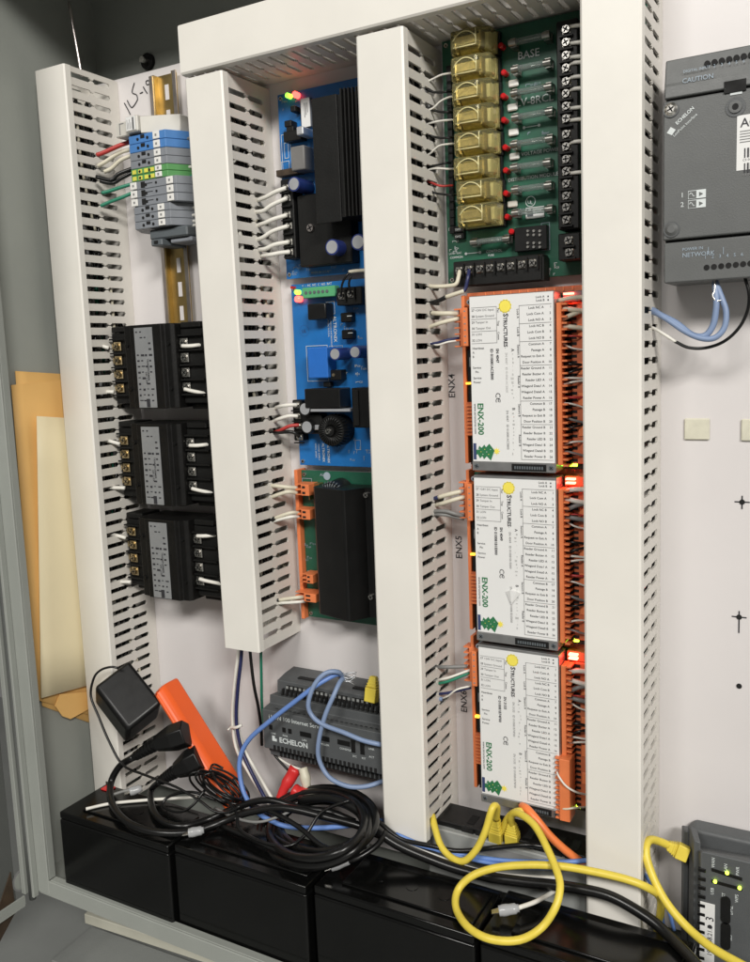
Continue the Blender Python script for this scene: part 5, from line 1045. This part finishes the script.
for k in range(11):
    z_ = zR-.016-k*.0075; q = MB(); q.box((xF-.0018, -.0485, z_-.0016), (xF+.004, -.0508, z_+.0016), BLK, .0004); q.build('vent_slot', rt)
def rp(px, py, Y=-.0504): return U(px, py, Y)
q = MB()
for a, b in (((711.5, 869.5), (742, 879.5)), ((711.5, 881), (742, 889.5))): A_, B_ = rp(*a), rp(*b); q.hull([V((A_.x, -.0501, A_.z+.0012)), V((A_.x, -.0501, A_.z-.0012)), V((B_.x, -.0501, B_.z+.0012)), V((B_.x, -.0501, B_.z-.0012)), V((A_.x, -.0507, A_.z+.0012)), V((A_.x, -.0507, A_.z-.0012)), V((B_.x, -.0507, B_.z+.0012)), V((B_.x, -.0507, B_.z-.0012))], BLK)
for y in (910, 936):
    c = rp(725.5, y); q.cyl((c.x, -.0501, c.z+.008), (c.x, -.0508, c.z+.008), .0036, BLK, seg=14).cyl((c.x, -.0501, c.z-.008), (c.x, -.0508, c.z-.008), .0036, BLK, seg=14).box((c.x-.0036, -.0501, c.z-.008), (c.x+.0036, -.0507, c.z+.008), BLK)
q.build('lamp_recess', rt)
for px, py in ((727, 873), (715, 881.5), (739.5, 888)):
    c = rp(px, py, -.0510); q = MB(); q.cyl((c.x, -.0505, c.z), (c.x, -.0516, c.z), .0013, YGNE, seg=10); q.build('green_lamp', rt)
q = MB()
for s_, px, py in (('WAN', 714.5, 868), ('LAN', 727, 872), ('PWR', 739, 876), ('USB', 713.5, 895), ('RST', 725, 900), ('WPS', 738, 903), ('DMZ', 732.5, 915), ('SES', 731.5, 941)): q.text(s_, rp(px, py, -.0503), .0034, SILK, 'ccw')
q.build('printed_text', rt)
a, b = rp(700, 901), rp(714, 962); q = MB().box((a.x, -.0502, b.z-.006), (b.x, -.0506, a.z), LABEL, .0001); st = q.build('label', rt)
q = MB(); c = rp(712, 924, -.0509); q.text('3', (c.x+.001, -.0508, c.z+.0015), .0085, INK, 'ccw'); q.cyl((c.x-.0015, -.0507, c.z-.003), (c.x-.0015, -.0509, c.z-.003), .0017, INK, seg=12); q.text('192.168.21.7', (c.x, -.0508, c.z-.028), .0050, INK, 'ccw'); q.text('E02', (c.x-.0065, -.0508, c.z-.020), .0050, INK, 'ccw'); q.build('printed_text', st)
# ------------------------------------------------------------------ interface module upper right
em = thing('interface_module', 'slate grey interface module with white sticker and round screw heads, upper right', 'module', (.13, 0, .327))
Y1 = -.050; xm, xM = .0540, .2000
z1, z2, z3, z4 = .4830, U(664, 101, Y1).z, U(663, 241.5, Y1).z, U(663, 283.5, Y1).z
q = MB(); q.box((xm, Y1, z3+.0006), (xM, -.003, z2-.0006), MGREY, .0012, 2).box((xm+.006, -.030, z4+.003), (xM, -.001, z1-.003), DGREY); q.build('base', em)
q = MB(); q.hull([V((xm+.0008, y, z)) for y, z in ((-.004, z2+.0008), (Y1-.0008, z2+.0008), (Y1-.0002, z2+.010), (-.046, z1), (-.004, z1))]+[V((xM, y, z)) for y, z in ((-.004, z2+.0008), (Y1-.0008, z2+.0008), (Y1-.0002, z2+.010), (-.046, z1), (-.004, z1))], MGREY, .001, 2); cv = q.build('upper_cover', em)
q = MB(); q.box((xm+.0008, Y1+.001, z4), (xM, -.004, z3-.0012), MGREY, .001, 2); lc = q.build('lower_cover', em)
q = MB(); q.box((xm+.001, Y1+.006, z2-.002), (xM-.001, -.01, z2+.002), HOLE).box((xm+.001, Y1+.006, z3-.002), (xM-.001, -.01, z3+.002), HOLE); q.build('seam', em)
q = MB(); a, b = U(724, 79, Y1-.001), U(746, 84.5, Y1-.001); q.box((a.x, Y1-.0012, z2-.0022), (b.x, -.02, z2+.0055), HOLE); q.build('latch_recess', em)
q = MB()
for k in range(14):
    c = U(707+k*7.3, 63.5-k*1.45, Y1+.001); yy = -.0505+(c.z-z2-.010)/(z1-z2-.010)*.0038; q.cyl((c.x, yy+.003, c.z), (c.x, yy-.0003, c.z), .0020, HOLE, seg=14)
bmesh.ops.translate(q.bm, verts=q.bm.verts[:], vec=(0, -.0006, 0)); q.build('terminal_hole', cv)
q = MB()
for k in range(12):
    c = U(706.5+k*7.3, 267.5-k*.7, Y1+.0008); q.cyl((c.x, Y1+.0015, c.z), (c.x, Y1+.0006, c.z), .0020, HOLE, seg=14)
q.build('terminal_hole', lc)
for px, py in ((671, 109.5), (671.5, 229.5)):
    c = U(px, py, Y1); q = MB(); q.cyl((c.x, Y1-.0001, c.z), (c.x, Y1-.0009, c.z), .0056, DGREY, seg=26); q.cyl((c.x, Y1-.0010, c.z), (c.x, Y1-.0026, c.z), .0046, CHROME if py < 150 else MGREY, .0026, 22)
    if py < 150:
        for k in (0, 1.57): v = V((math.cos(k+.5), 0, math.sin(k+.5)))*.0024; n = V((v.z, 0, -v.x))*.2; p_ = V((c.x, Y1-.0028, c.z)); q.add([p_+v+n, p_-v+n, p_-v-n, p_+v-n], [(0, 1, 2, 3)], HOLE)
    q.build('screw', em)
c = U(735.5, 107, Y1); q = MB(); q.cyl((c.x, Y1-.0001, c.z), (c.x, Y1-.0006, c.z), .0066, DGREY, seg=26).cyl((c.x, Y1-.0007, c.z), (c.x, Y1-.0016, c.z), .0042, MGREY, seg=22).cyl((c.x, Y1-.0017, c.z), (c.x, Y1-.0019, c.z), .0021, HOLE, seg=16); q.build('push_button', em)
q = MB(); Yp = Y1-.0004
a = U(677, 125, Yp); q.text('*ECHELON', a, .0033, SILK, 'd'); a = U(674, 137, Yp); q.text('LonPoint Interface', a, .0027, SILK, 'd')
a = U(671, 131, Yp); q.add([V((a.x, Yp, a.z))+d_ for d_ in (V((-.003, 0, -.001)), V((.0005, 0, -.003)), V((.0032, 0, .0004)), V((-.0003, 0, .0028)))], [(0, 1, 2, 3)], SILK)
a, b = U(730, 95.5, Yp), U(742, 91.5, Yp); q.hull([V((a.x, Yp, a.z)), V((b.x, Yp, a.z)), V((a.x, Yp, a.z+.0018)), V((b.x, Yp, a.z+.0018)), V((a.x, Yp-.0001, a.z)), V((b.x, Yp-.0001, a.z+.0018))], SILK)
for k in range(2):
    z_ = U(688, 191+k*9.5, Yp).z; x_ = U(688, 191, Yp).x; q.text('12'[k], (x_-.0052, Yp, z_-.0040), .0048, SILK); q.box((x_, Yp, z_-.0058), (x_+.0120, Yp-.0001, z_), SILK); q.box((x_+.0004, Yp-.0002, z_-.0054), (x_+.0056, Yp-.0003, z_-.0004), MGREY); q.tube([V((x_+.001+.0009*i, Yp-.0004, z_-.0029+.0013*math.sin(i*1.4))) for i in range(5)], .0003, SILK, 4, 3); q.add([(x_+.0075, Yp-.0003, z_-.0045), (x_+.0075, Yp-.0003, z_-.0015), (x_+.0102, Yp-.0003, z_-.003)], [(0, 1, 2)], MGREY)
q.build_apart('printed_text', em)
q = MB(); q.text('CAUTION', U(682, 83.5, -.0510), .0046, SILKD); q.text('DIGITAL INPUT', U(683, 73, -.0510), .0026, SILKD)
for k in range(8): q.text(str(k+1), U(706+k*7.3, 68.5-k*1.2, -.0510), .0028, SILKD)
q.build('printed_text', cv)
q = MB(); Yq = Y1+.0006; q.text('POWER IN', U(682, 251, Yq), .0030, SILKD); q.text('NETWORK', U(682, 257.5, Yq), .0044, SILKD)
for k in range(6): q.text(str(k+1), U(704+k*7.3, 259-k*.6, Yq), .0034, SILKD)
for px in (708, 723): a = U(px, 247, Yq); q.box((a.x, Yq, a.z-.005), (a.x+.0004, Yq-.0001, a.z), SILKD)
q.build('printed_text', lc)
a, b = U(737, 116, Y1), U(737, 171, Y1); q = MB().box((a.x, Y1-.0001, b.z), (a.x+.034, Y1-.0004, a.z), LABEL, .0001); lb = q.build('label', em)
q = MB(); q.text('A0', (a.x+.0022, Y1-.0006, a.z-.0080), .0085, INK)
for k in range(5): q.box((a.x+.002, Y1-.0006, a.z-.0105-k*.0018), (a.x+.010+(k % 2)*.004, Y1-.0007, a.z-.0110-k*.0018), INKG)
for j in range(2):
    for k in range(9): q.box((a.x+.005+k*.0019, Y1-.0006, a.z-.0285-j*.010), (a.x+.0058+k*.0019+(k % 3)*.0003, Y1-.0007, a.z-.0222-j*.010), INK)
    q.text('C3 04 21', (a.x+.004, Y1-.0006, a.z-.0307-j*.010), .0022, INKG)
q.build('printed_text', lb)
GW = 'wires below the interface module'
wire('left blue wire from the interface module curving into the duct', WGBL, .0024, [(715, 282, -.040), (716, 296, -.043), (716, 308, -.044), (713, 325, -.044), (705, 335.5, -.044), (692, 335, -.044), (676, 323, -.042), (661, 315.5, -.040), (652, 310, -.034), (640, 307, -.03)], GW)
wire('right blue wire from the interface module curving into the duct', WGBL, .0022, [(715, 281, -.040), (722, 299, -.043), (726, 312, -.044), (724, 328, -.045), (714, 338, -.046), (700, 338, -.046), (684, 331, -.044), (668, 320, -.042), (656, 313, -.038), (642, 309, -.03)], GW)
wire('thin silver strand at the blue wire ends under the interface module', CHROME, .0007, [(714.5, 276, -.042), (714.5, 290, -.044), (712.5, 296, -.045), (716, 301, -.045), (721, 300, -.045)], GW)
wire('thin white lead from the duct joining the black wire', WWHT, .0012, [(644, 325, -.03), (655, 329, -.036), (665, 335, -.038), (676, 342, -.038)], GW)
wire('thin black wire sagging from the interface module to the duct', RUB, .0012, [(675, 341.5, -.038), (688, 347.5, -.038), (705, 348, -.038), (723, 342, -.038), (738, 329, -.038), (747, 312, -.038), (749, 295, -.040), (745, 278, -.040)], GW)
# ------------------------------------------------------------------ envelopes between the side wall and the leftmost duct
def sheet(name, label, front, top, bottom, X0, m, curl=.0):
    """upright paper sheet: front edge pixels (top, bottom), rear at the back wall"""
    A, B = UX(*front[0], X0), UX(*front[1], X0); T_, B2 = UX(*top, X0), UX(*bottom, X0)
    st = (T_.z-A.z)/(T_.y-A.y); sb = (B2.z-B.z)/(B2.y-B.y); ye = .015; n = 9; q = MB(); vs = []
    for i in range(n+1):
        t_ = i/n; yt = A.y+(ye-A.y)*t_; yb = B.y+(ye-B.y)*t_; zt_ = A.z+st*(yt-A.y); zb_ = B.z+sb*(yb-B.y); c = curl*math.sin(math.pi*min(1, t_*1.4)*.9)
        for j in range(7):
            s_ = j/6; y = yt+(yb-yt)*s_; z = zt_+(zb_-zt_)*s_; bulge = c*math.sin(math.pi*s_)*.6
            vs += [(X0+bulge, y, z), (X0+.0010+bulge, y, z)]
    fs = []
    def I(i, j, k): return (i*7+j)*2+k
    for i in range(n):
        for j in range(6): fs += [(I(i, j, 0), I(i, j+1, 0), I(i+1, j+1, 0), I(i+1, j, 0)), (I(i, j, 1), I(i+1, j, 1), I(i+1, j+1, 1), I(i, j+1, 1))]
        for j in (0, 6): fs.append((I(i, j, 0), I(i+1, j, 0), I(i+1, j, 1), I(i, j, 1)))
    for i in (0, n):
        for j in range(6): fs.append((I(i, j, 0), I(i, j, 1), I(i, j+1, 1), I(i, j+1, 0)))
    q.add(vs, fs, m, True); return q
q = sheet('envelope', '', ((15, 371), (42, 706)), (62, 374), (62, 713), XW+.0015, MANILA, .0010)
tag(q.build('manila_envelope'), 'rear manila envelope against the grey side wall, its top edge highest', 'envelope', 'manila envelopes by the left wall')
q = sheet('envelope', '', ((11, 385), (37, 700)), (62, 380), (58, 706), XW+.0040, MANILA, .0022)
tag(q.build('manila_envelope'), 'front manila envelope just behind the cream one by the left wall', 'envelope', 'manila envelopes by the left wall')
q = MB(); P0 = [UX(px, py, XW+.0070) for px, py in ((55, 706), (62, 716), (70, 719), (105, 700), (105, 690), (60, 694))]
q.prism([(p.y, p.z) for p in P0], 'x', XW+.0066, XW+.0080, MANILA); tag(q.build('envelope_flap'), 'folded manila envelope corner sticking out below the cream envelope', 'envelope', 'manila envelopes by the left wall')
q = sheet('envelope', '', ((36.5, 416), (41, 698)), (68, 418), (92, 684), XW+.0100, CREAM, .0012)
tag(q.build('cream_envelope'), 'cream envelope standing in front of the manila ones beside the leftmost duct', 'envelope')
# ------------------------------------------------------------------ what lies below the cabinet
ZG = -.40
fl = MB(); fl.box((-1.6, -1.4, ZG-.01), (1.2, .4, ZG), FLOORM); o = fl.build('ground'); o['kind'] = 'structure'
a, b, c, d = UZ(84, 914, ZG+.05), UZ(300, 984, ZG+.05), UZ(330, 950, ZG+.05), UZ(110, 890, ZG+.05)
q = MB(); q.prism([(p.x, p.y) for p in (a, b, c, d)], 'z', ZG+.038, ZG+.05, WOODP, .0008); tag(q.build('cream_board'), 'cream board edge lying on the grey surface below the cabinet', 'board')
a, b, c, d = UZ(51, 960, ZG+.02), UZ(92, 926, ZG+.02), UZ(330, 1010, ZG+.02), UZ(300, 1060, ZG+.02)
q = MB(); q.prism([(p.x, p.y) for p in (a, b, c, d)], 'z', ZG+.008, ZG+.02, FLOORM, .001); tag(q.build('grey_sheet'), 'flat grey sheet under the cream board below the cabinet', 'sheet')
